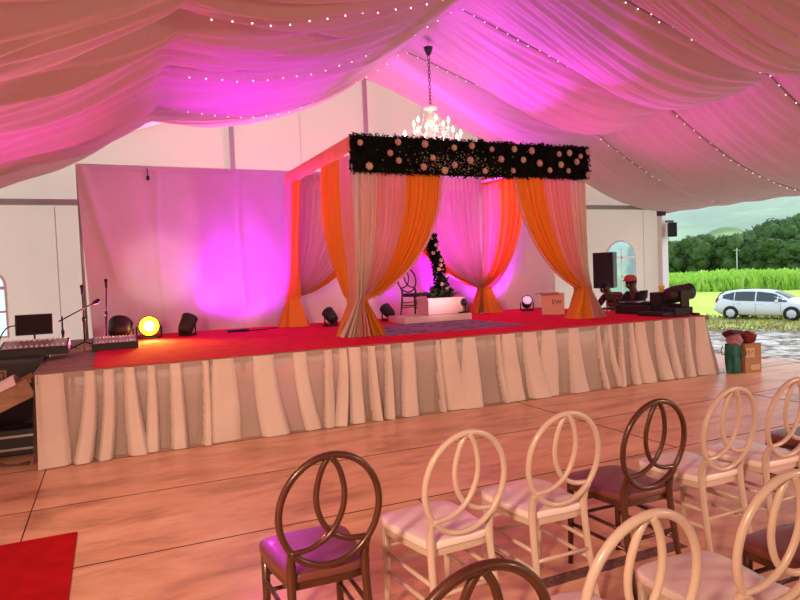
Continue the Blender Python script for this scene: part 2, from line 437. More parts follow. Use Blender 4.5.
# ------------------------------------------------------------------ floor
FX0, FX1, FY0, FY1 = -3.0, 9.36, -9.0, GY + .1
struct(MB().box(((FX0 + FX1) / 2, (FY0 + FY1) / 2, -.03), (FX1 - FX0, FY1 - FY0, .06)), 'floor', M['floor'])
M['gap'] = mat('floor_gap', (.05, .022, .012), .8)
M['strip'] = mat('floor_joint_strip', (.15, .075, .05), .6, var=.7, scale=60)
seams = [(3.95, .005, 0), (5.13, .003, 0), (6.3, .004, 0), (1.35, .006, 0), (2.56, .085, 1)]
for y, w, s in seams:
    struct(MB().box(((FX0 + FX1) / 2 if not s else 2.32, y, .0015), (FX1 - FX0 if not s else .98, w, .003)), 'trim_%d' % k, M['strip'] if s else M['gap']); k += 1
for x, y0, y1 in ((-.585, 4.0, 6.35), (1.86, 2.6, 3.95), (4.3, 3.95, 6.3), (4.3, 1.35, 2.56), (6.75, 2.5, 5.1)):
    struct(MB().box((x, (y0 + y1) / 2, .0015), (.006, y1 - y0, .003)), 'trim_%d' % k, M['gap']); k += 1

# ------------------------------------------------------------------ stage
SX0, SX1, SY0, SY1, SZ = -.64, 7.7, 6.44, 10.36, .81
stage = empty('stage', ((SX0 + SX1) / 2, SY0, 0), 0, 'long raised stage with a pleated cream cloth skirt on the plywood floor', 'stage')
def P(o):  # keep world coordinates under a parent empty that has only a location
    return o
def lb(mb, root, name, m):      # build mesh given in world coordinates under a translated, unrotated root
    L = V(root.location)
    mb.v = [tuple(V(v) - L) for v in mb.v]
    return mb.build(name, m, root)
dk = MB()
for i in range(7):
    w = (SX1 - SX0) / 7
    for j in range(3):
        d = (SY1 - SY0) / 3
        dk.box((SX0 + w * (i + .5), SY0 + d * (j + .5), SZ - .03), (w - .004, d - .004, .06))
lb(dk, stage, 'deck', M['deck'])
for i in range(8):
    for j in range(4):
        x = SX0 + .08 + (SX1 - SX0 - .16) * i / 7; y = SY0 + .1 + (SY1 - SY0 - .2) * j / 3
        if i in (0,): lb(MB().box((x, y, .375), (.05, .05, .75)), stage, 'leg', M['darkmetal'])
rnd = random.Random(5)
pl = []
s = -.03
while s < 9.6:
    w = rnd.choice((rnd.uniform(.035, .06), rnd.uniform(.06, .13)))
    pl.append((s, w, rnd.uniform(.6, 1.2), rnd.uniform(-.10, .10), rnd.uniform(.3, 1.5), rnd.uniform(-1, 1)))
    s += w * 2 + rnd.uniform(.02, .20)
LF = SX1 - SX0
def skirt(u, v):
    L = u * (LF + 1.9)
    z = (SZ - .005) * (1 - v) + .008 * v
    d = 0
    for (c, w, a, lean, grow, tilt) in pl:
        cc = c + lean * v * v; ww = w * (.8 + grow * .5 * v)
        q = (L - cc) / ww
        if abs(q) < 2.2: d = max(d, a * (1 + .35 * tilt * max(-1, min(1, q))) * math.exp(-q ** 6 * .9) * (.045 + .060 * v))
    d += .020 * v * sin(L * 3.1 + 1) + .016 * noise.noise(V((L * 4, v * 2.5, 3))) * (.3 + v) + .05 * v ** 2 + .012
    z += .010 * v * sin(L * 5.3) * (1 if v < 1 else 0)
    r = .16
    if L < LF - r: p = V((SX0 + L, SY0)); nrm = V((0, -1))
    elif L < LF - r + r * pi / 2:
        t = (L - (LF - r)) / r
        c = V((SX1 - r, SY0 + r)); nrm = V((sin(t), -cos(t))); p = c + nrm * r
        d += .11 * v * sin(t * 2)
    else:
        p = V((SX1, SY0 + r + (L - (LF - r + r * pi / 2)))); nrm = V((1, 0))
    p = p + nrm * d
    return (p.x, p.y, z)
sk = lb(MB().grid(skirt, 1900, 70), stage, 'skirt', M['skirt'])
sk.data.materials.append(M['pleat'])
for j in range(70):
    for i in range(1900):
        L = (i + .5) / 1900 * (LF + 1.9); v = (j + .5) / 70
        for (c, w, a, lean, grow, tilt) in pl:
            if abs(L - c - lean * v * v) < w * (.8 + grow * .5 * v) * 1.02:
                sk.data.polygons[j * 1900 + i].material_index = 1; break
def skirtl(u, v):
    y = SY0 + 3.4 * u
    return (SX0 - .012 - .03 * v - .02 * v * sin(y * 14), y, SZ * (1 - v) + .008)
lb(MB().grid(skirtl, 60, 6), stage, 'side_skirt', M['skirt'])

CZ = SZ + .006
cp = MB().box(((-.18 + SX1 - .06) / 2, (SY0 + .03 + SY1) / 2, SZ + .003), (SX1 - .06 + .18, SY1 - SY0 - .03, .006))
tag(cp.build('stage_carpet', M['red']), 'bright red carpet covering the top of the stage', 'carpet')
rc = MB().box((-1.27, 3.4, .004), (2.0, 2.25, .008), bev=.003)
tag(rc.build('carpet_runner', M['runner']), 'red carpet laid flat on the plywood floor in front of the stage', 'carpet')
rg = MB()
def rugf(u, v): return (3.0 + 2.1 * u, 7.15 + 1.6 * v, CZ + .004 + .003 * noise.noise(V((u * 6, v * 5, 0))))
rg.grid(rugf, 24, 18)
rg.box((4.05, 7.95, CZ + .002), (2.1, 1.6, .003))
tag(rg.build('rug', M['rug']), 'dark mauve patterned rug lying on the red carpet under the canopy', 'rug')

# ------------------------------------------------------------------ backdrop
BX0, BX1, BY, BZ1 = -.36, 8.0, 10.24, 3.31
bd = empty('backdrop', ((BX0 + BX1) / 2, BY, SZ), 0, 'wide white cloth backdrop on a frame along the rear of the stage', 'backdrop')
def bdf(u, v):
    x = BX0 + (BX1 - BX0) * u; z = SZ + .01 + (BZ1 - SZ - .02) * v
    x += .10 * (1 - v) * (1 - u) ** 6
    y = BY + .03 * noise.noise(V((x * 1.1, 0, z * .5))) + .018 * noise.noise(V((x * 3.3 + z * 1.2, 3, z * .9)))
    for c in (.72, 1.92, 3.6, 5.2, 6.8): y -= .02 * math.exp(-((x - c - .03 * sin(z * 2)) / .035) ** 2)
    y -= .05 * math.exp(-(((x + .30) - .55 * (BZ1 - z) * .45) / .07) ** 2) * (1 if z > 1.9 else math.exp(-((z - 1.9) / .3) ** 2))
    return (x, y, z)
lb(MB().grid(bdf, 260, 40), bd, 'cloth', M['backdrop'])
fm = MB()
fm.tube([(BX0, BY + .05, BZ1), (BX1, BY + .05, BZ1 - .02)], .024, 8)
for x in (BX0 + .02, 1.92, 4.0, 6.0, BX1 - .02): fm.tube([(x, BY + .06, SZ), (x, BY + .06, BZ1)], .022, 8)
lb(fm, bd, 'frame', M['alu'])
hem = MB().box(((BX0 + BX1) / 2, BY - .012, BZ1 - .03), (BX1 - BX0, .012, .07), bev=.004)
lb(hem, bd, 'top_hem', M['backdrop'])
tg = MB().tube([(.59, BY - .03, BZ1 - .02), (.595, BY - .035, BZ1 - .13)], .006, 6).sph((.596, BY - .035, BZ1 - .17), .026, (1, 1, 1.6), 2)
lb(tg, bd, 'pull_cord', M['darkmetal'])

# ------------------------------------------------------------------ canopy (mandap)
CT = 3.16; FT = 3.30
FL_, FR_, BL_, BR_ = (2.84, 7.5), (6.36, 7.5), (2.62, 9.86), (6.12, 9.88)
can = empty('canopy', (4.6, 8.6, SZ), 0, 'square canopy with orange and pink drapes and a dark floral header on the stage', 'canopy')
for x, y in (FL_, FR_, BL_, BR_):
    pm = MB().tube([(x, y, CZ), (x, y, CT)], .03, 8)
    pm.box((x, y, CZ + .012), (.36, .36, .014), bev=.004)
    lb(pm, can, 'post', M['whitealu'])
rl = MB()
for a, b in ((FL_, FR_), (FR_, BR_), (BR_, BL_), (BL_, FL_)):
    rl.tube([(*a, CT), (*b, CT)], .026, 8)
lb(rl, can, 'top_rail', M['whitealu'])
SDL = (V(BL_) - V(FL_)).normalized(); SDR = (V(BR_) - V(FR_)).normalized()

def drape(name, col, dr, width, ztop, ztie, bands, seed, flare=.26, out=None, off=-.07, bunch=.12, n=21):
    """a gathered curtain tied at its post: bands = [(u0, u1, mesh name, material)]"""
    dr = V(dr).normalized(); nr = V((dr.y, -dr.x)) if out is None else V(out)
    rr = random.Random(seed); ph = [rr.uniform(0, 6.28) for _ in range(6)]
    zf = CZ + .006
    def pt(u, z):
        if z >= ztie:
            t = (ztop - z) / (ztop - ztie)
            e = bunch + (width - bunch) * max(0, 1 - t ** 2.1) ** .72
            o = off * (1 - t ** 5) - bunch * .5 * t ** 5
            am = .026 + .014 * t + .045 * t ** 8
            hang = 0
        else:
            t = (ztie - z) / (ztie - zf)
            e = bunch + (flare * 2 - bunch) * (t ** 1.1)
            o = -bunch * .5 - (flare - bunch * .5) * t ** 1.1
            am = .065 + .075 * t
        uu = u + .012 * sin(u * 19 + ph[0])
        w = sin(2 * pi * n * uu + ph[1] + .35 * sin(z * 2 + ph[2])) + .45 * sin(2 * pi * n * 1.73 * uu + ph[3])
        curl = .0 if z < ztie else .05 * sin(pi * t) * u
        x = o + e * u
        y = am * w + curl + (.09 * t * cos(pi * (u - .5)) if z < ztie else 0)
        p = V(col) + dr * x + nr * y
        return (p.x, p.y, z)
    zs = [ztop - (ztop - ztie) * (i / 26) ** .85 for i in range(27)] + [ztie - (ztie - zf) * (i / 10) for i in range(1, 11)]
    par = None
    for (u0, u1, nm, m) in bands:
        nu = max(8, int(150 * (u1 - u0)))
        mb = MB()
        vs = [pt(u0 + (u1 - u0) * i / nu, z) for z in zs for i in range(nu + 1)]
        fs = [(j * (nu + 1) + i, j * (nu + 1) + i + 1, (j + 1) * (nu + 1) + i + 1, (j + 1) * (nu + 1) + i) for j in range(len(zs) - 1) for i in range(nu)]
        mb.add(vs, fs)
        if par is None:
            par = lb(mb, can, nm, m)
        else:
            mb.v = [tuple(V(v) - V(can.location)) for v in mb.v]
            mb.build(nm, m, par)
    edge = [V(pt(1.0, z)) for z in zs]
    return par, edge, pt

zt = 1.27
b3 = [(0, .27, 'drape', M['cream']), (.27, .60, 'peach_panel', M['peach']), (.60, 1, 'orange_border', M['orange'])]
b3r = [(0, .25, 'drape', M['cream']), (.25, .62, 'peach_panel', M['peach']), (.62, 1, 'orange_border', M['orange'])]
bB = [(0, .8, 'drape', M['pinksheer']), (.8, 1, 'orange_border', M['orange'])]
bS = [(0, .5, 'drape', M['peach']), (.5, 1, 'orange_border', M['orange'])]
def trim(par, edge, sx, sy):
    tb = MB(); L = V(can.location)
    for i, p in enumerate(edge[:27]):
        for f in (0, .5):
            if i + 1 < 27:
                q = p.lerp(edge[i + 1], f)
                tb.sph(q - L + V((sx, sy, 0)), .024, (1, 1, 1), 1)
    tb.tube([q - L + V((sx, sy, 0)) for q in edge[:27]], .012, 5)
    tb.build('bead_trim', M['bead'], par)
p, e, _ = drape('d', (FL_[0], FL_[1] - .02), (1, 0), 1.22, 2.95, zt, b3, 1, .30, (0, -1), off=-.05); trim(p, e, .025, 0)
p, e, _ = drape('d', (FR_[0], FR_[1] - .02), (-1, 0), 1.22, 2.95, zt, b3r, 2, .27, (0, -1), off=-.08); trim(p, e, -.025, 0)
drape('d', (FL_[0] - .02, FL_[1] + .05), SDL, 1.02, 3.08, zt, [(0, .42, 'drape', M['peach']), (.42, 1, 'orange_border', M['orange'])], 3, .22, (-1, 0), n=12)
drape('d', (FR_[0] + .02, FR_[1] + .05), SDR, 1.00, 3.08, zt, bS, 4, .2, (1, 0), n=12)
drape('d', (BL_[0] - .02, BL_[1] - .03), -SDL, .62, 3.08, zt, [(0, .45, 'drape', M['pinksheer']), (.45, 1, 'orange_border', M['orange'])], 5, .24, (-1, 0), n=9)
drape('d', (BR_[0] + .02, BR_[1] - .03), -SDR, 1.15, 3.08, zt, bS, 6, .22, (1, 0), n=11)
p, e, _ = drape('d', (BL_[0], BL_[1] + .03), (1, 0), 1.75, 3.12, zt, bB, 7, .22, (0, 1), n=17)
p, e, _ = drape('d', (BR_[0], BR_[1] + .03), (-1, 0), 1.75, 3.12, zt, bB, 8, .22, (0, 1), n=17)
# gathered valance bands on the two sides and the back
def band(p0, p1, z0, z1, m, name, h=.22, nr=(0, 1), n=40):
    p0, p1 = V(p0), V(p1)
    def f(u, v):
        p = p0.lerp(p1, u); z = (z0 + (z1 - z0) * u) - h * v
        w = .018 * sin(2 * pi * n * u + .6 * sin(u * 17)) + .02 * sin(pi * v)
        return (p.x + nr[0] * (.035 + w), p.y + nr[1] * (.035 + w), z + .01 * sin(u * 31) * v)
    def g(u, v):
        a = f(u, 0); q = p0.lerp(p1, u)
        return (a[0] + (q.x - nr[0] * .03 - a[0]) * v, a[1] + (q.y - nr[1] * .03 - a[1]) * v, a[2] + .02 * sin(pi * v))
    mb = MB().grid(f, 240, 5).grid(g, 240, 2)
    lb(mb, can, name, m)
band(FL_, BL_, FT + .0, CT + .04, M['valance'], 'valance', .20, (-1, 0), 26)
band(FR_, BR_, FT - .05, CT + .04, M['orange'], 'valance', .20, (1, 0), 26)
band(BL_, BR_, CT + .04, CT + .04, M['pinksheer'], 'valance', .22, (0, -1), 44)
# floral header
HX0, HX1, HY, HZ0, HZ1 = 2.80, 6.46, 7.40, 2.84, 3.31
hd = MB()
hd.box(((HX0 + HX1) / 2, HY + .09, (HZ0 + HZ1) / 2), (HX1 - HX0, .13, HZ1 - HZ0 - .02), bev=.02)
rr = random.Random(3)
def leafquad(mb, p, s, rr, flat=.5):
    a = V((rr.uniform(-1, 1), rr.uniform(-1, 1) * flat, rr.uniform(-1, 1))).normalized()
    b = a.cross(V((rr.uniform(-1, 1), rr.uniform(-1, 1), rr.uniform(-1, 1)))).normalized()
    p = V(p)
    mb.add([p - a * s, p + b * s * .38, p + a * s, p - b * s * .38], [(0, 1, 2, 3)], False)
for _ in range(5200):
    f = rr.random()
    if f < .78: q = (rr.uniform(HX0, HX1), HY + rr.uniform(-.03, .03), rr.uniform(HZ0, HZ1))
    elif f < .88: q = (rr.uniform(HX0, HX1), HY + rr.uniform(0, .15), HZ1 + rr.uniform(-.02, .02))
    elif f < .95: q = (rr.uniform(HX0, HX1), HY + rr.uniform(0, .15), HZ0 + rr.uniform(-.02, .02))
    else: q = (rr.choice((HX0 - .005, HX1 + .005)), HY + rr.uniform(0, .15), rr.uniform(HZ0, HZ1))
    leafquad(hd, q, rr.uniform(.018, .034), rr)
hdo = lb(hd, can, 'floral_header', M['leaf'])
tw = MB()
for _ in range(300):
    x = 4.2 + rr.gauss(0, .42); z = 2.98 + rr.gauss(0, .085)
    if HX0 < x < HX1 and HZ0 < z < HZ1: tw.sph((x, HY - .035, z), rr.uniform(.004, .0085), sub=1)
tw.v = [tuple(V(v) - V(can.location)) for v in tw.v]
tag(tw.build('tiny_blossoms', M['tiny'], hdo), kind='stuff')
def rose_mb(r):
    mb = MB()
    mb.sph((0, 0, 0), r * .62, (1, .75, 1), 2)
    for k in range(3):
        for j in range(7):
            a = 2 * pi * j / 7 + k * .6; q = r * (.35 + .22 * k)
            mb.sph((cos(a) * q, -.30 * r + k * .22 * r, sin(a) * q), r * .42, (1, .38, 1), 1, (0, -a, 0))
    return mb
rp = rose_mb(.043)
rosep = [(352, 141), (382, 140), (406, 142), (434, 146), (452, 144), (473, 148), (498, 148), (518, 150), (551, 154), (564, 153), (578, 157), (588, 152), (358, 166), (382, 160), (404, 167), (413, 157), (434, 165), (450, 160), (465, 172), (483, 159), (496, 172), (508, 160), (527, 164), (539, 172), (553, 166), (562, 173), (587, 178), (424, 171), (375, 152), (573, 163)]
first = None
for i, (px, py) in enumerate(rosep):
    u = (px - 350) / 240
    x = HX0 + .03 + (HX1 - HX0 - .06) * (u ** .93); z = HZ1 - .03 - (HZ1 - HZ0) * ((py - 133 - 15 * u) / (38 - 4 * u)) * .92
    m = M['rosecream'] if i % 3 == 0 else M['rosepink']
    rp2 = MB().add(rp.v, rp.f)
    o = rp2.build('rose', m, hdo, V((x, HY - .05, z)) - V(can.location))
    s = .8 + .3 * ((i * 7) % 5) / 5; o.scale = (s, s, s); o.rotation_euler = (0, i * 1.3, 0)

# ------------------------------------------------------------------ chandelier
CHX, CHY = 4.72, 9.0
ch = empty('chandelier', (CHX, CHY, 3.3), 0, 'crystal chandelier with glowing candle bulbs hanging above the canopy', 'chandelier')
UP = .17
L0 = MB().tube([(0, 0, 1.76), (0, 0, 2.06)], .004, 6)
L0.build('suspension_wire', M['wire'], ch)
cu = MB().lathe([(.012, 1.66), (.035, 1.68), (.06, 1.74), (.075, 1.79), (.03, 1.80)], n=14)
cu.build('ceiling_cup', M['darkmetal'], ch)
cn = MB()
for i in range(14):
    z = .90 + i * .056
    cn.tube([(cos(a) * (.018 if i % 2 else 0), sin(a) * .0 + (0 if i % 2 else cos(a) * .018), z + sin(a) * .036) for a in [2 * pi * k / 10 for k in range(10)]], .006, 5, closed=True)
cn.build('chain', M['darkmetal'], ch)
st = MB().lathe([(.01, -.06), (.05, -.02), (.09, .03), (.05, .08), (.035, .14), (.09, .2), (.11, .25), (.05, .31), (.03, .38), (.06, .44), (.075, .5), (.04, .55), (.02, .62), (.10, .66), (.115, .69), (.02, .73)], (0, 0, UP), n=16)
st.build('stem', M['crystal'], ch)
for tier, (nA, rad, zz, up) in enumerate(((10, .46, .08 + UP, .15), (6, .28, .28 + UP, .17))):
    for k in range(nA):
        a = 2 * pi * (k + .3 * tier) / nA
        d = V((cos(a), sin(a), 0))
        pts = [d * (.04 + (rad - .04) * t) + V((0, 0, zz + .02 - .10 * sin(pi * t * .85) + (up * .4) * t * t)) for t in [i / 10 for i in range(11)]]
        arm = MB().tube(pts, .011, 6)
        e = pts[-1]
        arm.lathe([(.01, 0), (.045, .02), (.05, .03), (.012, .034)], e, 10)
        ao = arm.build('arm', M['crystal'], ch)
        cd = MB().lathe([(.012, .03), (.013, .10)], e, 8); cd.build('candle_sleeve', M['crystal'], ao)
        bl = MB().lathe([(.008, .10), (.02, .125), (.021, .14), (.012, .17), (.003, .195)], e, 8); bl.build('bulb', M['bulb'], ao)
        dp = MB()
        for q in range(4): dp.sph(e + V((0, 0, -.02 - q * .035)), .014 - .001 * q, (1, 1, 1.4), 1)
        dp.build('crystal_drop', M['crystal'], ao)
sw = MB()
for k in range(10):
    a, b = 2 * pi * k / 10, 2 * pi * (k + 1) / 10
    for i in range(9):
        t = i / 8; r = .44
        p = V((cos(a), sin(a), 0)).lerp(V((cos(b), sin(b), 0)), t) * r
        sw.sph((p.x, p.y, UP + .13 - .09 * sin(pi * t)), .012, sub=1)
for k in range(8):
    a = 2 * pi * k / 8
    for i in range(10):
        t = i / 9
        sw.sph((cos(a) * (.10 + .17 * t), sin(a) * (.10 + .17 * t), UP + .66 - .42 * t - .10 * sin(pi * t)), .011, sub=1)
sw.build('bead_swags', M['crystal'], ch)

# ------------------------------------------------------------------ fairy lights on the lining joints
bulb_mb = MB().sph((0, 0, 0), .010, sub=1)
bm0 = None
names = {4.28: 'string of tiny fairy lights on the ceiling joint nearest the camera, over the chairs', 6.05: 'string of tiny fairy lights along the ceiling joint above the stage front edge', 7.82: 'string of tiny fairy lights along the ceiling joint above the front of the canopy', 9.6: 'string of tiny fairy lights along the ceiling joint above the back of the canopy'}
for jy, lab in names.items():
    pts = []
    for i in range(121):
        X = RX - PU + .15 + (EA + PU - .4) * i / 120
        pts.append(V((X, jy, lining_z(X, jy) - .055)))
    root = empty('fairy_light_string', (RX, jy, RZ - .3), 0, lab, 'fairy lights', 'fairy light strings under the tent ceiling')
    kr = next(i for i, q in enumerate(pts) if q.x > RX)
    lb(MB().tube(pts[:kr + 1], .0025, 4, cap=False), root, 'cable', M['palewire'])
    lb(MB().tube(pts[kr:], .006, 5, cap=False), root, 'seam_cord', M['wire'])
    for i in range(2, 120, 2):
        p = pts[i] - V(root.location) + V((0, random.uniform(-.03, .03), -.012))
        if bm0 is None:
            o = bulb_mb.build('bulb', M['fairy'], root, p); bm0 = o
        else:
            o = bm0.copy(); COL.objects.link(o); o.parent = root; o.location = p

# ------------------------------------------------------------------ oval-back chairs
def spline(pts, n=8):
    out = []
    P_ = [V(p) for p in pts]
    for i in range(len(P_) - 1):
        p0 = P_[max(i - 1, 0)]; p1 = P_[i]; p2 = P_[i + 1]; p3 = P_[min(i + 2, len(P_) - 1)]
        for k in range(n):
            t = k / n
            out.append(.5 * ((2 * p1) + (p2 - p0) * t + (2 * p0 - 5 * p1 + 4 * p2 - p3) * t * t + (3 * p1 - p0 - 3 * p2 + p3) * t ** 3))
    out.append(P_[-1]); return out
def make_chair(m, name='chair', ms=None):
    root = empty(name, (0, 0, 0))
    tilt = .15; zc, ra, rb = .704, .192, .212; r = .0132
    def bk(u, w):        # back plane -> local: chair faces +y
        z = zc + w; return V((u, -.02 - (z - .47) * tilt, z))
    ring = [bk(ra * cos(a), rb * sin(a)) for a in [2 * pi * i / 48 for i in range(48)]]
    MB().tube(ring, r, 10, closed=True).build('back_ring', m, root)
    st = [(0, 1), (-.17, .74), (-.27, .33), (-.215, -.05), (0, -.39), (.36, -.585), (.78, -.63)]
    for s in (1, -1):
        MB().tube([bk(s * x * ra, y * rb - (.004 if s < 0 else 0)) + V((0, .006 * s, 0)) for x, y in spline(st, 7)], r * .86, 8).build('inner_loop', m, root)
    # seat: rounded trapezoid, slightly crowned
    pts = []
    hw, hd = .205, .40
    oc = [(-.150, .0), (.150, .0), (.172, .14), (.188, .30), (.182, .362), (.152, .398), (.075, .412), (-.075, .412), (-.152, .398), (-.182, .362), (-.188, .30), (-.172, .14)]
    P2 = spline([(x, y, 0) for x, y in oc + [oc[0]]], 4)[:-1]
    c = V((0, .21, 0)); sm = MB(); n = len(P2); vs = []
    for sc, z in ((.96, .436), (.99, .437), (1.0, .442), (1.0, .460), (.993, .466), (.96, .4685), (.7, .471), (.35, .472)):
        vs += [(c.x + (p.x - c.x) * sc, c.y + (p.y - c.y) * sc, z) for p in P2]
    fs = [(j * n + i, j * n + (i + 1) % n, (j + 1) * n + (i + 1) % n, (j + 1) * n + i) for j in range(7) for i in range(n)]
    fs += [tuple(range(n))[::-1], tuple(7 * n + i for i in range(n))]
    sm.add(vs, fs); sm.build('seat', ms or m, root)
    af = MB()
    vs = []
    for sc, z in ((.95, .437), (.95, .405), (.88, .405), (.88, .437)):
        vs += [(c.x + (p.x - c.x) * sc, c.y + (p.y - c.y) * sc, z) for p in P2]
    af.add(vs, [(j * n + i, j * n + (i + 1) % n, ((j + 1) % 4) * n + (i + 1) % n, ((j + 1) % 4) * n + i) for j in range(4) for i in range(n)], False)
    af.build('seat_frame', m, root)
    for s in (-1, 1):
        MB().tube([(s * .158, .368, .44), (s * .160, .371, .25), (s * .163, .378, 0)], [.019, .0165, .0135], 10).build('leg', m, root)
        jt = bk(s * ra * .76, -rb * .65)
        MB().tube(spline([(s * .156, -.075, 0), (s * .150, -.03, .22), (s * .1445, -.002, .44), (s * .1445, -.012, .52), tuple(jt)], 6), [.0135] * 6 + [.0165] * 6 + [.018] * 6 + [.016] * 7, 10).build('leg', m, root)
        for z in (.30, .215):
            MB().tube([(s * .1495, -.035 * (1 - z / .45), z), (s * .160, .371, z)], .0095, 8).build('stretcher', m, root)
    for z in (.33, .255):
        MB().tube([(-.160, .371, z), (.160, .371, z)], .0095, 8).build('stretcher', m, root)
    MB().tube([(-.149, -.028, .26), (.149, -.028, .26)], .0095, 8).build('stretcher', m, root)
    return root
protoW = make_chair(M['wchair'], 'oval_back_chair', M['wseat']); protoB = make_chair(M['bchair'], 'oval_back_chair', M['bseat'])
CH = [  # x, y of seat back, rotation, white?, label
    (.69, 2.275, .0, 0, 'dark brown oval-back chair at the left end of the front row'),
    (1.262, 2.285, .07, 1, 'cream oval-back chair right beside the brown chair at the left end of the front row'),
    (1.80, 2.335, .0, 1, 'cream oval-back chair just left of the middle brown chair in the front row'),
    (2.30, 2.30, .0, 0, 'dark brown oval-back chair standing between cream chairs in the middle of the front row'),
    (2.82, 2.31, .03, 1, 'cream oval-back chair just right of the middle brown chair in the front row'),
    (3.29, 2.30, .0, 1, 'cream oval-back chair in the front row, last cream one towards the open side'),
    (3.86, 2.31, 0, 0, 'dark brown oval-back chair at the right end of the front row, mostly out of frame'),
    (.70, 1.26, .0, 0, 'dark brown oval-back chair in the second row, only the top of its ring showing'),
    (1.225, 1.30, .0, 1, 'cream oval-back chair in the second row beside the brown ring top'),
    (1.815, 1.325, -.04, 1, 'cream oval-back chair in the second row in front of a brown seat'),
    (2.355, 1.32, -.02, 0, 'dark brown chair ending the second row, its seat showing past a cream ring')]
used = {}
for x, y, rz, wh, lab in CH:
    pr = protoW if wh else protoB
    o = pr if pr not in used else copy_tree(pr)
    used[pr] = 1
    o.location = (x, y, 0); o.rotation_euler.z = rz
    tag(o, lab, 'chair', 'oval-back chairs in rows facing the stage')
dc = make_chair(M['dchair'], 'oval_back_chair')
dc.location = (4.42, 9.42, CZ); dc.rotation_euler.z = R(-62); dc.scale = (.95, .95, .93)
tag(dc, 'dark oval-back chair standing on the stage beside the flower spire', 'chair')

# ------------------------------------------------------------------ stage props
pf = MB().box((4.57, 9.0, CZ + .05), (1.17, .62, .10), bev=.01)
tag(pf.build('platform', M['platform']), 'low white platform under the planter on the stage carpet', 'platform')
PZ = CZ + .10
ro = empty('flower_spire', (4.77, 9.02, PZ), 0, 'tall dark green flower spire in a white box planter on the stage', 'plant')
px = MB()
px.box((0, 0, .125), (.62, .40, .25), bev=.012)
px.box((0, 0, .245), (.66, .44, .03), bev=.008)
px.build('planter', M['platform'], ro)
fo = MB(); rr = random.Random(8)
def spx(h): return -.045 + .05 * sin(h * 5.5) - .05 * h * h + .03
for _ in range(1700):
    h = rr.random() ** .9
    rad = (.135 - .055 * h) * sqrt(rr.random())
    if h < .16: rad *= 1.5
    a = rr.uniform(0, 2 * pi)
    leafquad(fo, (spx(h) + rad * cos(a), rad * sin(a), .25 + h * 1.02), rr.uniform(.025, .045), rr, 1)
fo.tube([(spx(i / 12), 0, .22 + i / 12 * 1.0) for i in range(13)], .012, 6)
fol = fo.build('foliage', M['leaf'], ro)
fr_ = MB()
for _ in range(120):
    a = rr.uniform(0, 2 * pi); ln = rr.uniform(.12, .27); e = rr.uniform(.15, 1.25)
    b0 = V((rr.uniform(-.16, .16), rr.uniform(-.10, .10), .26)); d = V((cos(a) * cos(e), sin(a) * cos(e) * .7, sin(e)))
    sd = V((-sin(a), cos(a), 0)) * .016
    fr_.add([b0 - sd, b0 + sd, b0 + d * ln * .6 + sd * 1.3, b0 + d * ln + V((0, 0, -.02)), b0 + d * ln * .6 - sd * 1.3], [(0, 1, 2, 3, 4)], False)
fr_.build('base_fronds', M['leaf2'], ro)
for i, (h, dx, dy) in enumerate(((.93, -.02, -.06), (.82, .03, -.07), (.7, -.05, -.07), (.58, .04, -.08), (.44, -.05, -.09), (.33, .06, -.09), (.2, -.03, -.1), (.12, .07, -.1), (.5, .0, -.09), (.75, .05, -.06))):
    mb = MB().add(rp.v, rp.f)
    o = mb.build('rose', M['rosepink'] if i % 2 else M['rosecream'], ro, (spx(h) + dx, dy, .27 + h)); o.scale = (.7, .7, .7)

def parcan(loc, rz, tilt, label, lens, r=.095, ln=.20, grp='small stage lights on the red carpet'):
    root = empty('par_light', loc, rz, label, 'stage light', grp)
    b = MB().box((0, 0, .012), (.20, .15, .024), bev=.006)
    b.build('base', M['black'], root)
    yk = MB().tube([(-r - .02, 0, .02), (-r - .02, 0, .16), ], .011, 6).tube([(r + .02, 0, .02), (r + .02, 0, .16)], .011, 6).tube([(-r - .02, 0, .025), (r + .02, 0, .025)], .011, 6)
    yk.build('yoke', M['black'], root)
    Mx = Matrix.Translation((0, 0, .155)) @ Euler((tilt, 0, 0)).to_matrix().to_4x4()
    bd_ = MB().lathe([(.03, -ln * .55), (r * .8, -ln * .5), (r * .95, -ln * .2), (r, ln * .4), (r * 1.04, ln * .45), (r * 1.04, ln * .5), (r * .9, ln * .5)], n=18)
    bd_.v = [tuple(Mx @ (Matrix.Rotation(-pi / 2, 4, 'X') @ V(v))) for v in bd_.v]
    bo = bd_.build('housing', M['black'], root)
    ls = MB().lathe([(r * .2, ln * .53), (r * .88, ln * .505)], n=18)
    ls.v = [tuple(Mx @ (Matrix.Rotation(-pi / 2, 4, 'X') @ V(v))) for v in ls.v]
    ls.build('lens', lens, bo)
    return root
# each light faces local +y
parcan((3.07, 9.42, CZ), R(20), R(38), 'black stage light beside the rear left canopy drape, tilted at the backdrop', M['magentalens'])
parcan((4.12, 9.62, CZ), R(10), R(30), 'black stage light on the carpet just left of the dark stage chair', M['magentalens'])
parcan((6.85, 9.60, CZ), R(150), R(28), 'black stage light with a pale lens behind the right side of the canopy', M['lens'])
parcan((.97, 9.52, CZ), R(-40), R(52), 'black stage light tipped up at the backdrop, right of the amber lamp', M['magentalens'], .11, .26)
parcan((5.08, 8.86, PZ), R(200), R(20), 'small black lamp on the low platform beside the planter', M['black'], .06, .12)
fb = MB().box((1.68, 9.55, CZ + .02), (.30, .12, .04), bev=.012); fb.tube([(1.84, 9.55, CZ + .01), (2.1, 9.6, CZ + .008), (2.3, 9.75, CZ + .008)], .007, 6)
tag(fb.build('cable_box', M['black']), 'flat black box with a cable lying on the carpet in front of the backdrop', 'cable box')

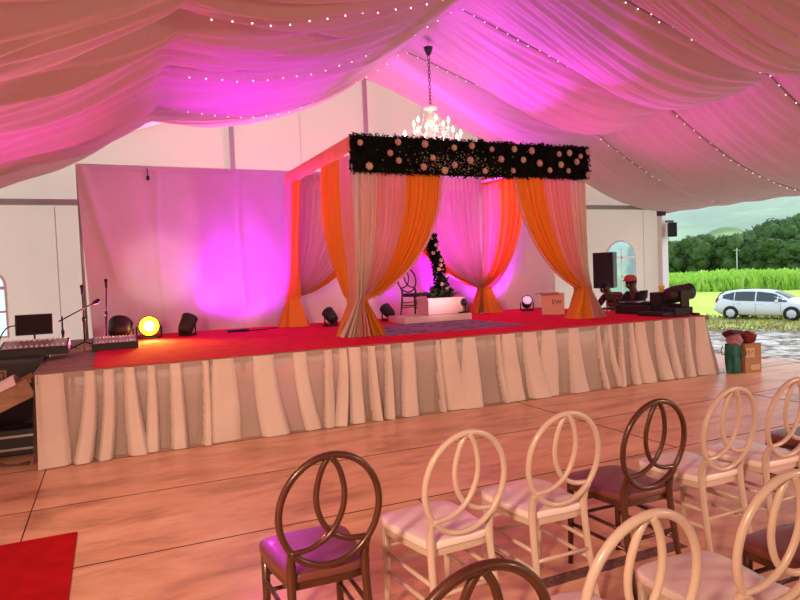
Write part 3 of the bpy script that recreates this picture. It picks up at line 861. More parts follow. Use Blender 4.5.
# amber flood lamp facing the hall
fl = empty('flood_lamp', (.46, 9.50, CZ), R(182), 'glowing amber flood lamp standing on the left of the stage', 'stage light')
MB().box((0, 0, .012), (.26, .2, .024), bev=.006).build('base', M['black'], fl)
MB().tube([(-.16, 0, .02), (-.16, 0, .17)], .012, 6).tube([(.16, 0, .02), (.16, 0, .17)], .012, 6).tube([(-.16, 0, .02), (.16, 0, .02)], .012, 6).build('yoke', M['black'], fl)
hs = MB().lathe([(.05, -.16), (.12, -.14), (.14, .04), (.145, .05), (.13, .052)], (0, 0, .175), 22, (-pi / 2, 0, 0)); ho = hs.build('housing', M['black'], fl)
MB().lathe([(.125, .0), (.13, .056)], (0, 0, .175), 22, (-pi / 2, 0, 0)).build('lens', M['amber'], ho)
MB().lathe([(.05, .056), (.065, .0575), (.05, .060)], (0, 0, .175), 22, (-pi / 2, 0, 0)).build('lens_core', M['amberhot'], ho)
# round dark drum-like lamp and gear left of it
parcan((.09, 9.45, CZ), R(-12), R(40), 'dark round stage light just left of the glowing amber lamp', M['lens'], .15, .24)
def mixer(loc, sx, sy, sz, label, rows=2, rz=0):
    root = empty('mixing_console', loc, rz, label, 'mixing console')
    MB().prism([(-sy / 2, 0), (sy / 2, 0), (sy / 2, sz), (-sy / 2, sz * .55)], -sx / 2, sx / 2, Matrix(((0, 0, 1, 0), (1, 0, 0, 0), (0, 1, 0, 0), (0, 0, 0, 1)))).build('body', M['black'], root)
    pn = MB()
    sl = sz * .45 / sy
    pn.add([(-sx / 2 + .02, -sy / 2 + .02, sz * .56 + .004 + .02 * sl), (sx / 2 - .02, -sy / 2 + .02, sz * .56 + .004 + .02 * sl), (sx / 2 - .02, sy / 2 - .02, sz + .004 - .02 * sl), (-sx / 2 + .02, sy / 2 - .02, sz + .004 - .02 * sl)], [(0, 1, 2, 3)], False)
    pn.build('panel', M['alu'], root)
    for i in range(12):
        for j in range(rows):
            x = -sx / 2 + .05 + (sx - .1) * i / 11; y = -sy / 2 + .06 + (sy - .12) * j / max(1, rows - 1)
            z = sz * .55 + (y + sy / 2) * sl
            MB().lathe([(.012, 0), (.012, .018), (.009, .024)], (x, y, z), 8).build('knob', M['whitealu'], root)
    return root
cs = empty('flight_case', (-1.06, 7.72, 0), 0, 'tall black flight case with a square badge standing left of the stage', 'case')
MB().box((0, 0, .43), (.78, .80, .86), bev=.012).build('body', M['black'], cs)
eg = MB()
for x in (-.39, .39):
    for y in (-.40, .40): eg.box((x, y, .43), (.03, .03, .86))
for z in (.015, .56, .845):
    for y in (-.40, .40): eg.box((0, y, z), (.78, .03, .03))
eg.build('edge_trim', M['darkmetal'], cs)
bg_ = MB()
bg_.box((.02, -.412, .70), (.14, .006, .15)); bg_.build('badge', M['ramp'], cs)
b2 = MB()
for x, z, a, b in ((.02, .755, .09, .012), (.02, .645, .09, .012), (-.025, .70, .012, .11), (.065, .70, .012, .11), (.02, .70, .05, .012)): b2.box((x, -.417, z), (a, .006, b))
b2.build('badge_mark', M['darkmetal'], cs)
mixer((-.76, 7.86, .862), .64, .42, .14, 'grey mixing console on the black flight case left of the stage')
mixer((.02, 8.35, CZ), .50, .34, .13, 'grey mixing console on the stage below the microphone stands')
ls_ = empty('monitor_screen', (-.80, 8.26, .862), R(8), 'black tilted screen on a short pole behind the mixing console', 'screen')
MB().box((0, 0, .01), (.22, .18, .02), bev=.004).build('base', M['black'], ls_)
MB().tube([(0, 0, .01), (0, .02, .30)], .012, 8).build('pole', M['darkmetal'], ls_)
sc_ = MB().box((0, 0, .30), (.37, .025, .235), (R(-14), 0, R(-6)), bev=.008); so = sc_.build('housing', M['black'], ls_)
MB().box((0, -.0145, .3035), (.34, .004, .205), (R(-14), 0, R(-6))).build('screen', M['screen'], so)
MB().tube(spline([(-.18, .02, .30), (-.26, .03, .28), (-.33, .0, .18), (-.36, -.05, .03), (-.40, -.2, .008)], 6), .007, 6).build('cable', M['black'], ls_)
def micstand(loc, h, label, boom=None, lean=0):
    root = empty('microphone_stand', loc, 0, label, 'microphone stand')
    for k in range(3):
        a = k * 2 * pi / 3 + .5
        MB().tube([(0, 0, .09), (cos(a) * .20, sin(a) * .20, .008)], .008, 6).build('leg', M['black'], root)
    MB().tube([(0, 0, .05), (lean * .5, 0, h * .55)], .012, 8).build('lower_pole', M['black'], root)
    MB().tube([(lean * .5, 0, h * .55), (lean, 0, h)], .008, 8).build('upper_pole', M['black'], root)
    MB().lathe([(.016, -.03), (.019, 0), (.016, .03)], (lean * .5, 0, h * .55), 10).build('clutch', M['black'], root)
    if boom:
        a, b = V(boom[0]), V(boom[1])
        bo = MB().tube([a, b], .008, 8).build('boom_arm', M['black'], root)
        d = (b - a).normalized()
        MB().tube([b, b + d * .03], .024, 10).tube([b + d * .03, b + d * .08], [.026, .022], 10).build('microphone', M['black'], bo)
    else:
        MB().tube([(lean, 0, h), (lean * 1.02, 0, h + .09)], [.012, .017], 8).sph((lean * 1.02, 0, h + .10), .024, sub=2).build('microphone', M['black'], root)
    return root
micstand((-.53, 8.02 + .45, SZ), .42, 'black microphone stand with a long boom arm at the left corner of the stage', ((-.04, 0, .36), (.34, -.02, .555)))
micstand((-.31, 8.62, SZ), .66, 'straight black microphone stand at the left of the stage, second from the amber lamp')
micstand((-.08, 9.02, CZ), .72, 'thin straight black microphone stand next to the amber lamp side', None, .035)
# ramp, sheet and cases left of the stage
rm = empty('loading_ramp', (-1.35, 6.78, 0), 0, 'brown wooden ramp leaning on the left end of the stage', 'ramp')
a, b = V((-.95, 0, .02)), V((.66, 0, .74))
d = b - a; ang = math.atan2(d.z, d.x)
MB().box((a + b) / 2, (d.length, .40, .03), (0, -ang, 0)).build('board', M['ramp'], rm)
for s in (-1, 1):
    MB().box((a + b) / 2 + V((0, s * .205, -.055)), (d.length, .03, .17), (0, -ang, 0)).build('side_rail', M['ramp'], rm)
sh = MB()
n_ = V((-sin(ang), 0, cos(ang)))
def shf(u, v):
    p = V((-1.35, 6.70, 0)) + a.lerp(b, .56 + .38 * u) + n_ * (.030 + .07 * sin(v * 3.1) + .012 * sin(u * 7) * v + .01 * sin(v * 5)) + V((0, -.19 + .36 * v, 0))
    return tuple(p)
sh.grid(shf, 14, 10)
sh_o = sh.build('paper_sheet', M['paper'])
tag(sh_o, 'white paper sheet lying on the brown ramp left of the stage', 'paper')
pc = empty('equipment_crate', (-1.2, 6.78 + .42, 0), 0, 'low black equipment crate under the wooden ramp', 'crate')
pc.location = (-1.12, 7.06, 0)
MB().box((0, 0, .13), (.80, .30, .24), bev=.01).build('body', M['black'], pc)
MB().box((0, -.155, .19), (.80, .012, .02)).box((0, -.155, .07), (.80, .012, .02)).build('edge_trim', M['alu'], pc)
cb = MB()
for k in range(3):
    cb.tube(spline([(-1.7 + .1 * k, 6.5 + .04 * k, .010), (-1.3, 6.55 + .07 * k, .012), (-1.1, 6.48 + .05 * k, .05 + .03 * k), (-.9, 6.56, .010), (-.74, 6.5 + .05 * k, .010)], 8), .008, 6)
tag(cb.build('cable_bundle', M['wire']), 'loose cables lying on the floor below the wooden ramp', 'cable')

# ------------------------------------------------------------------ right side of the stage
bx = empty('carton', (6.62, 8.55, CZ), R(-38), 'open carton with printed dark letters behind the right front drape on the stage', 'box')
MB().box((0, 0, .17), (.36, .34, .34), bev=.006).build('body', M['pinkcard'], bx)
MB().box((-.05, -.2, .345), (.30, .12, .008), (R(12), 0, 0)).box((-.22, .02, .345), (.12, .30, .008), (0, R(-10), 0)).build('flap', M['cardboard'], bx)
hh = MB().box((-.182, 0, .24), (.004, .09, .035), bev=.001); hh.build('hand_hole', M['darkmetal'], bx)
def text(parent, s, loc, size, rot, m, name='lettering'):
    cu = bpy.data.curves.new(name, 'FONT'); cu.body = s; cu.size = size; cu.extrude = .001; cu.align_x = 'CENTER'; cu.align_y = 'CENTER'
    t = bpy.data.objects.new(name + '_source', cu); COL.objects.link(t)
    me = bpy.data.meshes.new_from_object(t.evaluated_get(bpy.context.evaluated_depsgraph_get()))
    bpy.data.objects.remove(t); bpy.data.curves.remove(cu)
    o = bpy.data.objects.new(name, me); me.materials.clear(); me.materials.append(m); COL.objects.link(o)
    o.parent = parent; o.location = loc; o.rotation_euler = rot; return o
text(bx, 'EW', (.06, -.1725, .20), .10, (pi / 2, 0, 0), M['black'])

spk = empty('loudspeaker', (8.95, 9.86, 0), R(-62), 'black loudspeaker on a pole stand beyond the right end of the stage', 'loudspeaker')
sb = MB().prism([(-.20, -.17), (.20, -.17), (.15, .19), (-.15, .19)], 1.14, 1.84); sbo = sb.build('cabinet', M['black'], spk)
MB().box((0, -.176, 1.49), (.36, .012, .64), bev=.004).build('grille', M['grille'], sbo)
MB().tube([(0, 0, .35), (0, 0, 1.15)], .018, 8).build('pole', M['black'], spk)
for k in range(3):
    a_ = k * 2 * pi / 3 + pi / 2
    MB().tube([(0, 0, .55), (cos(a_) * .32, sin(a_) * .32, .012)], .012, 6).build('leg', M['black'], spk)
hb = empty('wall_speaker', (RX + EA + .06, GY - .32, 2.20), R(-40), 'small black speaker box bracketed to the white corner post of the tent', 'loudspeaker')
MB().box((0, 0, .17), (.19, .18, .33), bev=.012).build('cabinet', M['black'], hb)
MB().box((0, -.092, .17), (.16, .006, .29)).build('grille', M['grille'], hb)
MB().box((-.05, .04, .37), (.22, .04, .05), (0, 0, R(40))).build('bracket', M['darkmetal'], hb)
dj = empty('dj_controller', (7.42, 7.46, CZ), R(97), 'black disc jockey controller on its case near the right edge of the stage', 'audio controller')
MB().box((0, 0, .07), (.62, .40, .14), bev=.01).build('case', M['black'], dj)
MB().box((0, -.0, .16), (.56, .34, .04), bev=.006).build('deck', M['screen'], dj)
for s in (-1, 1):
    MB().lathe([(.09, .18), (.088, .19), (.03, .192)], (s * .16, .02, 0), 20).build('jog_wheel', M['darkmetal'], dj)
for i in range(6): MB().box((-.05 + .02 * i, -.10, .187), (.008, .02, .014)).build('fader', M['alu'], dj)
rk = empty('amplifier_rack', (7.50, 7.10, CZ), R(95), 'small black amplifier rack under the yellow cup near the stage edge', 'amplifier')
MB().box((0, 0, .165), (.20, .30, .33), bev=.01).build('body', M['black'], rk)
for i in range(4): MB().box((0, -.153, .06 + .075 * i), (.17, .006, .055), bev=.002).build('face_plate', M['darkmetal'], rk)
yc = empty('cup', (7.50, 7.10, CZ + .33), 0, 'small yellow cup standing on the black amplifier rack', 'cup')
MB().lathe([(.032, 0), (.034, .004), (.046, .095), (.043, .095), (.031, .008)], n=16).build('body', M['yellow'], yc)
mh = empty('moving_head_light', (7.48, 6.80, CZ), R(80), 'big black moving-head light at the front right corner of the stage', 'stage light')
MB().box((0, 0, .06), (.30, .30, .12), bev=.015).build('base', M['black'], mh)
MB().box((0, 0, .14), (.24, .12, .05), bev=.01).box((-.16, 0, .24), (.04, .14, .24), bev=.012).box((.16, 0, .24), (.04, .14, .24), bev=.012).build('yoke', M['black'], mh)
hm = MB().lathe([(.07, -.21), (.105, -.19), (.125, -.08), (.125, .06), (.115, .10), (.12, .20), (.105, .205)], (0, -.03, .31), 20, (R(82), 0, 0)); hmo = hm.build('head', M['black'], mh)
MB().lathe([(.02, .208), (.10, .206)], (0, -.03, .31), 20, (R(82), 0, 0)).build('lens', M['screen'], hmo)
pd = MB().box((7.18, 6.92, CZ + .03), (.24, .46, .06), (0, 0, R(6)), bev=.012)
pd.tube(spline([(7.30, 6.70, CZ + .012), (7.45, 6.56, CZ + .012), (7.34, 6.50, CZ + .012), (7.16, 6.56, CZ + .012), (7.1, 6.66, CZ + .012)], 8), .012, 6)
tag(pd.build('power_strip', M['black']), 'flat black power box with coiled cable in front of the moving-head light', 'power box')
rcv = MB().box((7.56, 6.56, CZ + .018), (.07, .12, .036), bev=.01)
tag(rcv.build('radio_receiver', M['black']), 'tiny black receiver lying at the front right corner of the stage', 'receiver')

# ------------------------------------------------------------------ bag, clothes, cardboard box on the floor right of the stage
bag = empty('shopping_bag', (7.90, 6.22, 0), R(10), 'dark green bag stuffed with clothes beside the right end of the stage', 'bag')
bgm = MB()
def bgf(u, v):
    a = 2 * pi * u; w = .095 + .025 * v + .012 * sin(a * 3 + v * 4) + .008 * sin(a * 7)
    q = 2.6
    c_, s_ = cos(a), sin(a)
    x = abs(c_) ** (2 / q) * (1 if c_ > 0 else -1) * w * 1.05; y = abs(s_) ** (2 / q) * (1 if s_ > 0 else -1) * w * .8
    return (x, y, .005 + .40 * v + .01 * sin(a * 4) * v)
bgm.grid(bgf, 48, 12); bgm.add([bgf(i / 24, 0) for i in range(24)], [tuple(range(24))[::-1]], False)
bgm.build('body', M['greenbag'], bag)
for s in (-1, 1): MB().tube(spline([(-.08, s * .11, .38), (-.07, s * .14, .30), (0, s * .15, .24), (.07, s * .14, .30), (.08, s * .11, .38)], 6), .007, 6).build('handle', M['greenbag'], bag)
cbx = empty('cardboard_box', (8.14, 6.24, 0), R(-4), 'brown cardboard box with a pale label on the floor beside the green bag', 'box')
MB().box((0, 0, .20), (.30, .30, .40), bev=.005).build('body', M['cardboard'], cbx)
MB().box((-.06, -.152, .28), (.16, .004, .13)).build('label_sticker', M['cardlight'], cbx)
MB().box((.03, -.152, .07), (.17, .004, .075)).build('lower_label', M['cardlight'], cbx)
pm2 = MB()
for x, z, w, h in ((-.09, .29, .035, .05), (-.045, .27, .02, .02), (-.02, .30, .03, .03), (-.10, .245, .05, .008)): pm2.box((x, -.1545, z), (w, .002, h))
pm2.build('printed_mark', M['ramp'], cbx)
def clothlump(loc, sc, m, seed, label, nm):
    mb = MB().sph((0, 0, 0), 1, (1, 1, 1), 4)
    q = V((seed * 3.7, seed, 1))
    vs = []
    for v in mb.v:
        p = V(v); n1 = noise.noise(p * 1.6 + q) * .28 + abs(noise.noise(p * 3.4 + q)) * .26
        p = p * (1 + n1); vs.append((p.x * sc[0], p.y * sc[1], p.z * sc[2]))
    mb.v = vs
    tag(mb.build(nm, m, None, loc), label, 'clothes', 'clothes piled on the bag and box')
clothlump((7.89, 6.20, .46), (.11, .10, .075), M['cloth2'], 1, 'mauve folded garment bulging out of the green bag', 'garment')
clothlump((8.00, 6.30, .53), (.16, .10, .06), M['cloth1'], 2, 'maroon garment heaped across the bag and the cardboard box', 'garment')
clothlump((8.18, 6.22, .475), (.11, .11, .085), M['cloth3'], 3, 'dark red garment bundled on top of the cardboard box', 'garment')

# ------------------------------------------------------------------ people
def skin_obj(name, pts, edges, rad, m, parent, root=0, sub=2):
    me = bpy.data.meshes.new(name); me.from_pydata(pts, edges, []); me.update()
    o = bpy.data.objects.new(name, me); COL.objects.link(o); o.parent = parent
    md = o.modifiers.new('skin', 'SKIN'); md.use_smooth_shade = True
    sv = me.skin_vertices[0] if me.skin_vertices else None
    if sv is None:
        bpy.context.view_layer.objects.active = o
        me.attributes  # ensure layer
    for i, r in enumerate(rad):
        r2 = r if isinstance(r, tuple) else (r, r)
        me.skin_vertices[0].data[i].radius = r2
        me.skin_vertices[0].data[i].use_root = (i == root)
    ss = o.modifiers.new('sub', 'SUBSURF'); ss.levels = sub; ss.render_levels = sub
    me.materials.append(m)
    return o
def bezpts(a, b): return [tuple(a), tuple((V(a) + V(b)) / 2), tuple(b)]
def person(loc, rz, label, shirt, bend, head_drop, cap):
    root = empty('person', loc, rz, label, 'person')
    # local: faces +y, seat top at z = .50
    pel = V((0, 0, .58)); bel = V((0, .03 + bend * .05, .74)); che = V((0, .06 + bend * .20, .96 - bend * .04))
    nek = V((0, .08 + bend * .34, 1.12 - bend * .10)); hd0 = nek + V((0, .035 + bend * .04, .085 - head_drop * .03)); hd1 = hd0 + V((0, .02 + head_drop * .05, .10 - head_drop * .02)); hd2 = hd1 + V((0, -.02 + head_drop * .05, .075))
    pts = [pel, bel, che, nek, hd0, hd1, hd2]; rad = [(.135, .11), (.125, .10), (.150, .105), .055, (.068, .075), (.082, .098), (.055, .065)]
    ed = [(0, 1), (1, 2), (2, 3), (3, 4), (4, 5), (5, 6)]
    # nose and ears
    fdir = V((0, 1, -.25 * head_drop)).normalized()
    def add(p, r, par):
        pts.append(V(p)); rad.append(r); ed.append((par, len(pts) - 1)); return len(pts) - 1
    add(hd0 + fdir * .10 + V((0, 0, .045)), .014, 4)
    for s in (-1, 1): add(hd1 + V((s * .096, 0, -.03)), .018, 5)
    ends = []
    for s in (-1, 1):
        sho = che + V((s * .175, .01, .085)); i = add(sho, .062, 2)
        elb = sho + V((s * .05, .16 + bend * .05, -.24)); i = add(sho.lerp(elb, .5), .050, i); i = add(elb, .042, i)
        wri = elb + V((-s * .05, .24, .03 - bend * .02)); i = add(elb.lerp(wri, .5), .036, i); i = add(wri, .026, i)
        plm = wri + V((-s * .01, .065, -.005)); ip = add(plm, (.040, .018), i)
        for f in range(4):
            b0 = plm + V((s * (-.028 + .019 * f), .035, 0)); ln = (.062, .072, .068, .052)[f]
            j = add(b0, .0095, ip); j = add(b0 + V((0, ln * .5, .004)), .009, j); add(b0 + V((0, ln, -.018)), .008, j)
        j = add(plm + V((-s * .045, -.005, -.004)), .0105, ip); add(plm + V((-s * .066, .03, -.014)), .009, j)
        hip = pel + V((s * .095, .03, -.02)); i = add(hip, .085, 0); kn = hip + V((s * .05, .40, .0)); i = add(hip.lerp(kn, .5), .075, i); i = add(kn, .056, i)
        an = V((kn.x, kn.y - .03, .09)); i = add(kn.lerp(an, .45), .052, i); i = add(an, .034, i); add(an + V((0, .13, -.055)), .032, i)
    body = skin_obj('body', [tuple(p) for p in pts], ed, rad, M['skin'], root)
    # clothing follows the same joints, a little wider
    sp = [pel + V((0, 0, -.03)), bel, che, nek + V((0, -.01, -.035))]; sr = [(.155, .13), (.148, .122), (.172, .127), .075]; se = [(0, 1), (1, 2), (2, 3)]
    for s in (-1, 1):
        sho = che + V((s * .175, .01, .085)); elb = sho + V((s * .05, .16 + bend * .05, -.24))
        k0 = len(sp); sp += [sho, sho.lerp(elb, .5), sho.lerp(elb, .85)]; sr += [.076, .066, .060]; se += [(2, k0), (k0, k0 + 1), (k0 + 1, k0 + 2)]
    skin_obj('shirt', [tuple(p) for p in sp], se, sr, shirt, root)
    tp = [pel + V((0, 0, -.01))]; tr = [(.150, .125)]; te = []
    for s in (-1, 1):
        hip = pel + V((s * .095, .03, -.02)); kn = hip + V((s * .05, .40, 0)); an = V((kn.x, kn.y - .03, .12))
        k0 = len(tp); tp += [hip, hip.lerp(kn, .5), kn, kn.lerp(an, .45), an]; tr += [.098, .088, .07, .064, .052]; te += [(0, k0), (k0, k0 + 1), (k0 + 1, k0 + 2), (k0 + 2, k0 + 3), (k0 + 3, k0 + 4)]
    skin_obj('trousers', [tuple(p) for p in tp], te, tr, M['trousers'], root)
    for s in (-1, 1):
        MB().sph(hd1 + V((s * .034, .088, -.038)), .011, sub=1).build('eye', M['paper'], root)
    MB().tube([hd0 + V((-.024, .083, -.004)), hd0 + V((0, .092, -.006)), hd0 + V((.024, .083, -.004))], .006, 6).build('mouth', M['cloth3'], root)
    hr = MB().sph(hd1 + V((0, -.022, .02)), .104, (.92, 1.02, .92), 3)
    hr.v = [v for v in hr.v]
    hr.build('hair', M['hair'], root)
    if cap:
        c = hd1 + V((0, -.005, .045))
        cm = MB(); prof = [(.112, -.01), (.113, .02), (.100, .062), (.065, .09), (.01, .10)]
        cm.lathe(prof, c, 20); 
        vs = []
        for i in range(13):
            a = pi * i / 12
            vs += [c + V((.098 * cos(a), .07 + .0 * sin(a), .004)), c + V((.085 * cos(a), .085 + .115 * sin(a), -.012))]
        cm.add(vs, [(2 * i, 2 * i + 1, 2 * i + 3, 2 * i + 2) for i in range(12)])
        vs2 = [v + V((0, 0, -.008)) for v in vs]
        cm.add(vs2, [(2 * i + 2, 2 * i + 3, 2 * i + 1, 2 * i) for i in range(12)])
        cm.build('cap', M['cap'], root)
    return root
person((8.82, 8.86, 0), R(97), 'person in a faded red cap and black shirt seated behind the audio gear', M['blackshirt'], .25, .5, True)
person((8.92, 9.46, 0), R(100), 'person in a dark red plaid shirt bent forward under the loudspeaker', M['plaid'], .75, 1.0, False)
for (x, y, lab) in ((8.82, 8.86, 'black stool under the person in the red cap'), (8.92, 9.46, 'black stool under the person in the plaid shirt')):
    r_ = empty('stool', (x, y, 0), R(97), lab, 'stool')
    MB().box((0, 0, .43), (.36, .34, .035), bev=.01).build('seat', M['black'], r_)
    for sx in (-1, 1):
        for sy in (-1, 1): MB().tube([(sx * .14, sy * .13, .415), (sx * .16, sy * .15, 0)], .013, 6).build('leg', M['darkmetal'], r_)

# ------------------------------------------------------------------ outdoors
def sm(a, b, x):
    t = min(1, max(0, (x - a) / (b - a))); return t * t * (3 - 2 * t)
def gz(r): return -.12 - 1.38 * sm(10, 32, r)
def polar(r0, r1, nr, az0, az1, na, h, power=1.0):
    def f(u, v):
        r = r0 + (r1 - r0) * v ** power; a = R(az0 + (az1 - az0) * u)
        x, y = r * sin(a), r * cos(a)
        return (x, y, h(x, y, r))
    return MB().grid(f, na, nr)
def mudh(x, y, r):
    n = noise.noise(V((x * .5, y * .5, 0))) * .10 + noise.noise(V((x * 1.6, y * 1.6, 4))) * .05 + noise.noise(V((x * .9 + y * .9, (x - y) * 3.2, 9))) * .05
    return gz(r) - .07 + n * sm(9.5, 12, r)
struct(polar(6, 33.6, 150, 0, 110, 300, mudh), 'ground_mud', M['mud'])
struct(polar(33.5, 40.5, 20, 0, 110, 160, lambda x, y, r: gz(r) + .05 * noise.noise(V((x * .8, y * .8, 0)))), 'ground_verge', M['verge'])
struct(polar(40.4, 190, 30, 0, 110, 90, lambda x, y, r: gz(r) + .10 * noise.noise(V((x * .3, y * .3, 0)))), 'ground_field', M['grass'])
rr = random.Random(21)
tf = MB()
for _ in range(3800):
    r = rr.uniform(32, 41.5); a = R(rr.uniform(42, 62)); x, y = r * sin(a), r * cos(a)
    z = gz(r) - .03; hgt = rr.uniform(.05, .20); t = rr.uniform(0, 2 * pi); w = rr.uniform(.03, .09)
    tf.add([(x - cos(t) * w, y - sin(t) * w, z), (x + cos(t) * w, y + sin(t) * w, z), (x + rr.uniform(-.1, .1), y + rr.uniform(-.1, .1), z + hgt)], [(0, 1, 2)], False)
tag(tf.build('grass', M['verge']), 'dry yellow-green grass tufts growing around the white car', 'grass', kind='stuff')
cn = MB()
for k in range(15000):
    v = rr.random() ** 1.7; r = 76 + 60 * v; a = R(rr.uniform(38, 66)); x, y = r * sin(a), r * cos(a)
    z = gz(r) - .05; hgt = rr.uniform(1.15, 2.05) * (.9 + .25 * noise.noise(V((x * .08, y * .08, 0)))); t = rr.uniform(0, 2 * pi); w = rr.uniform(.10, .22) * (1 + v)
    lx, ly = rr.uniform(-.5, .5), rr.uniform(-.5, .5)
    c_, s_ = cos(t) * w, sin(t) * w
    cn.add([(x - c_, y - s_, z), (x + c_, y + s_, z), (x + c_ * .9 + lx * .5, y + s_ * .9 + ly * .5, z + hgt * .7), (x + lx * 1.3, y + ly * 1.3, z + hgt), (x - c_ * .9 + lx * .5, y - s_ * .9 + ly * .5, z + hgt * .7)], [(0, 1, 2, 3, 4)], False)
def caneh(x, y, r): return gz(r) + 1.15 + .25 * noise.noise(V((x * .5, y * .5, 2))) - .9 * (1 - sm(76, 78, r))
g = polar(76, 137, 60, 38, 66, 120, caneh)
cn.add(g.v, g.f)
tag(cn.build('cane_crop', M['cane']), 'bright green field crop standing in front of the dark treeline', 'crop', kind='stuff')
# treeline: each tree a trunk and a leafy crown
def crown_mesh(seed, kind):
    q = random.Random(seed); mb = MB()
    blobs = []
    for _ in range(18):
        a = q.uniform(0, 2 * pi); d = q.uniform(0, .34)
        blobs.append((V((cos(a) * d, sin(a) * d, q.uniform(.14, .82) if kind != 1 else q.uniform(.18, .88))), q.uniform(.10, .19)))
    for c, r in blobs:
        b = MB().sph((0, 0, 0), 1, sub=3)
        vs = [V(v) * r * (1 + .55 * noise.noise(V(v) * 2.6 + c * 9)) + c for v in b.v]
        mb.add(vs, b.f)
        for _ in range(170):
            d = V((q.gauss(0, 1), q.gauss(0, 1), q.gauss(0, 1))).normalized()
            leafquad(mb, c + d * r * q.uniform(.95, 1.35), q.uniform(.018, .038), q, 1)
    return mb
cms = [crown_mesh(s, s % 3) for s in range(5)]
crowns = []
prof = [(46, 7.6), (47, 8.6), (48, 7.4), (49, 8.0), (49.8, 9.8), (50.6, 8.3), (51.6, 8.0), (52.6, 8.8), (53.6, 9.2), (54.6, 10.4), (55.6, 11.2), (57, 11.6), (62, 11), (66, 11)]
def ph(a):
    for (a0, h0), (a1, h1) in zip(prof, prof[1:]):
        if a0 <= a <= a1: return h0 + (h1 - h0) * (a - a0) / (a1 - a0)
    return 8.5
ordn = ['first', 'second', 'third', 'fourth', 'fifth', 'sixth', 'seventh', 'eighth', 'ninth', 'tenth', 'eleventh', 'twelfth', 'thirteenth', 'fourteenth', 'fifteenth', 'sixteenth', 'seventeenth', 'eighteenth', 'nineteenth', 'twentieth']
TA = [45.2 + i * .70 for i in range(18)]
for i, az in enumerate(TA):
    r = 158 + 9 * ((i * 5) % 3) - 4; a = R(az)
    hgt = ph(az) * (r / 150) * (.95 + .12 * ((i * 3) % 4) / 3)
    lab = 'dark green tree, %s from the tent post in the treeline behind the field crop' % ordn[i]
    t = empty('tree', (r * sin(a), r * cos(a), gz(r) - .1), i * 1.3, lab, 'tree', 'trees in the treeline beyond the field')
    if i < 5:
        c = cms[i].build('crown', M['tree'], t); crowns.append(c)
    else:
        c = crowns[i % 5].copy(); COL.objects.link(c); c.parent = t
    c.scale = (hgt * 1.02, hgt * 1.02, hgt * 1.0)
    MB().tube([(0, 0, 0), (.1, 0, hgt * .3), (0, .1, hgt * .6)], [.30, .22, .12], 7).build('trunk', M['trunk'], t)
for i, (az, r, h) in enumerate(((55.0, 149.5, 8.0), (57.4, 149, 8.6))):   # two broad trees that stand nearer, at the edge of the crop
    a = R(az)
    t = empty('tree', (r * sin(a), r * cos(a), gz(r) - .1), 2 + i, ('broad low dark tree standing nearer than the treeline at the edge of the crop', 'broad dark tree nearer than the treeline, farthest to the open side')[i], 'tree')
    c = crowns[i + 1].copy(); COL.objects.link(c); c.parent = t; c.scale = (h * 1.5, h * 1.5, h)
    MB().tube([(0, 0, 0), (.1, 0, h * .3), (0, .1, h * .6)], [.3, .22, .12], 7).build('trunk', M['trunk'], t)
az = R(24.3 + math.degrees(math.atan(338 / 640))); r = 128
up_ = empty('utility_pole', (r * sin(az), r * cos(az), gz(r) - .1), R(-40), 'thin pale utility pole standing in front of the dark treeline', 'pole')
MB().tube([(0, 0, 0), (0, 0, 5.6)], [.12, .08], 8).build('pole', M['greypole'], up_)
MB().box((0, 0, 5.2), (1.1, .1, .1)).build('crossarm', M['greypole'], up_)
# hills
def hillh(x, y, r):
    a = math.degrees(math.atan2(x, y))
    t = sm(520, 1500, r)
    n = noise.fractal(V((x * .0032, y * .0032, .5)), 1.0, 2.1, 6)
    return -6 + t * (205 + 16 * sin(a * .35 + 1)) * (.85 + .38 * n) + 12 * n * t
struct(polar(430, 1700, 90, 34, 72, 130, hillh), 'hill_mountain', M['hill'])
def knollh(x, y, r):
    a = math.degrees(math.atan2(x, y)) - 52.0
    d = math.exp(-((a + .6) / 4.0) ** 2) * .86 * math.exp(-((r - 420) / 95) ** 2)
    d2 = math.exp(-((a + 5.5) / 3.6) ** 2) * math.exp(-((r - 470) / 95) ** 2) * .62
    d3 = math.exp(-((a - 6.5) / 3.0) ** 2) * math.exp(-((r - 470) / 95) ** 2) * .8
    n = noise.fractal(V((x * .012, y * .012, 1.5)), 1.0, 2.1, 5)
    return -5 + 31 * max(d, d2, d3) * (1 + .12 * n) + 1.5 * n
struct(polar(240, 640, 70, 36, 70, 150, knollh), 'hill_knoll', M['knoll'])
hz = bpy.data.materials.new('valley_haze'); hz.use_nodes = True
nt = hz.node_tree; nt.nodes.remove(nt.nodes['Principled BSDF'])
vs_ = nt.nodes.new('ShaderNodeVolumeScatter'); vs_.inputs['Color'].default_value = (.93, .98, 1, 1); vs_.inputs['Density'].default_value = .0007
nt.links.new(vs_.outputs[0], nt.nodes['Material Output'].inputs['Volume'])
def hazebox():
    a0, a1 = R(33), R(73); r0, r1 = 215, 1750
    base = [(r0 * sin(a0), r0 * cos(a0)), (r0 * sin(a1), r0 * cos(a1)), (r1 * sin(a1), r1 * cos(a1)), (r1 * sin(a0), r1 * cos(a0))]
    return MB().prism(base, -8, 250)
tag(hazebox().build('haze', hz), 'thin bluish haze hanging over the distant hills', 'haze', kind='stuff')

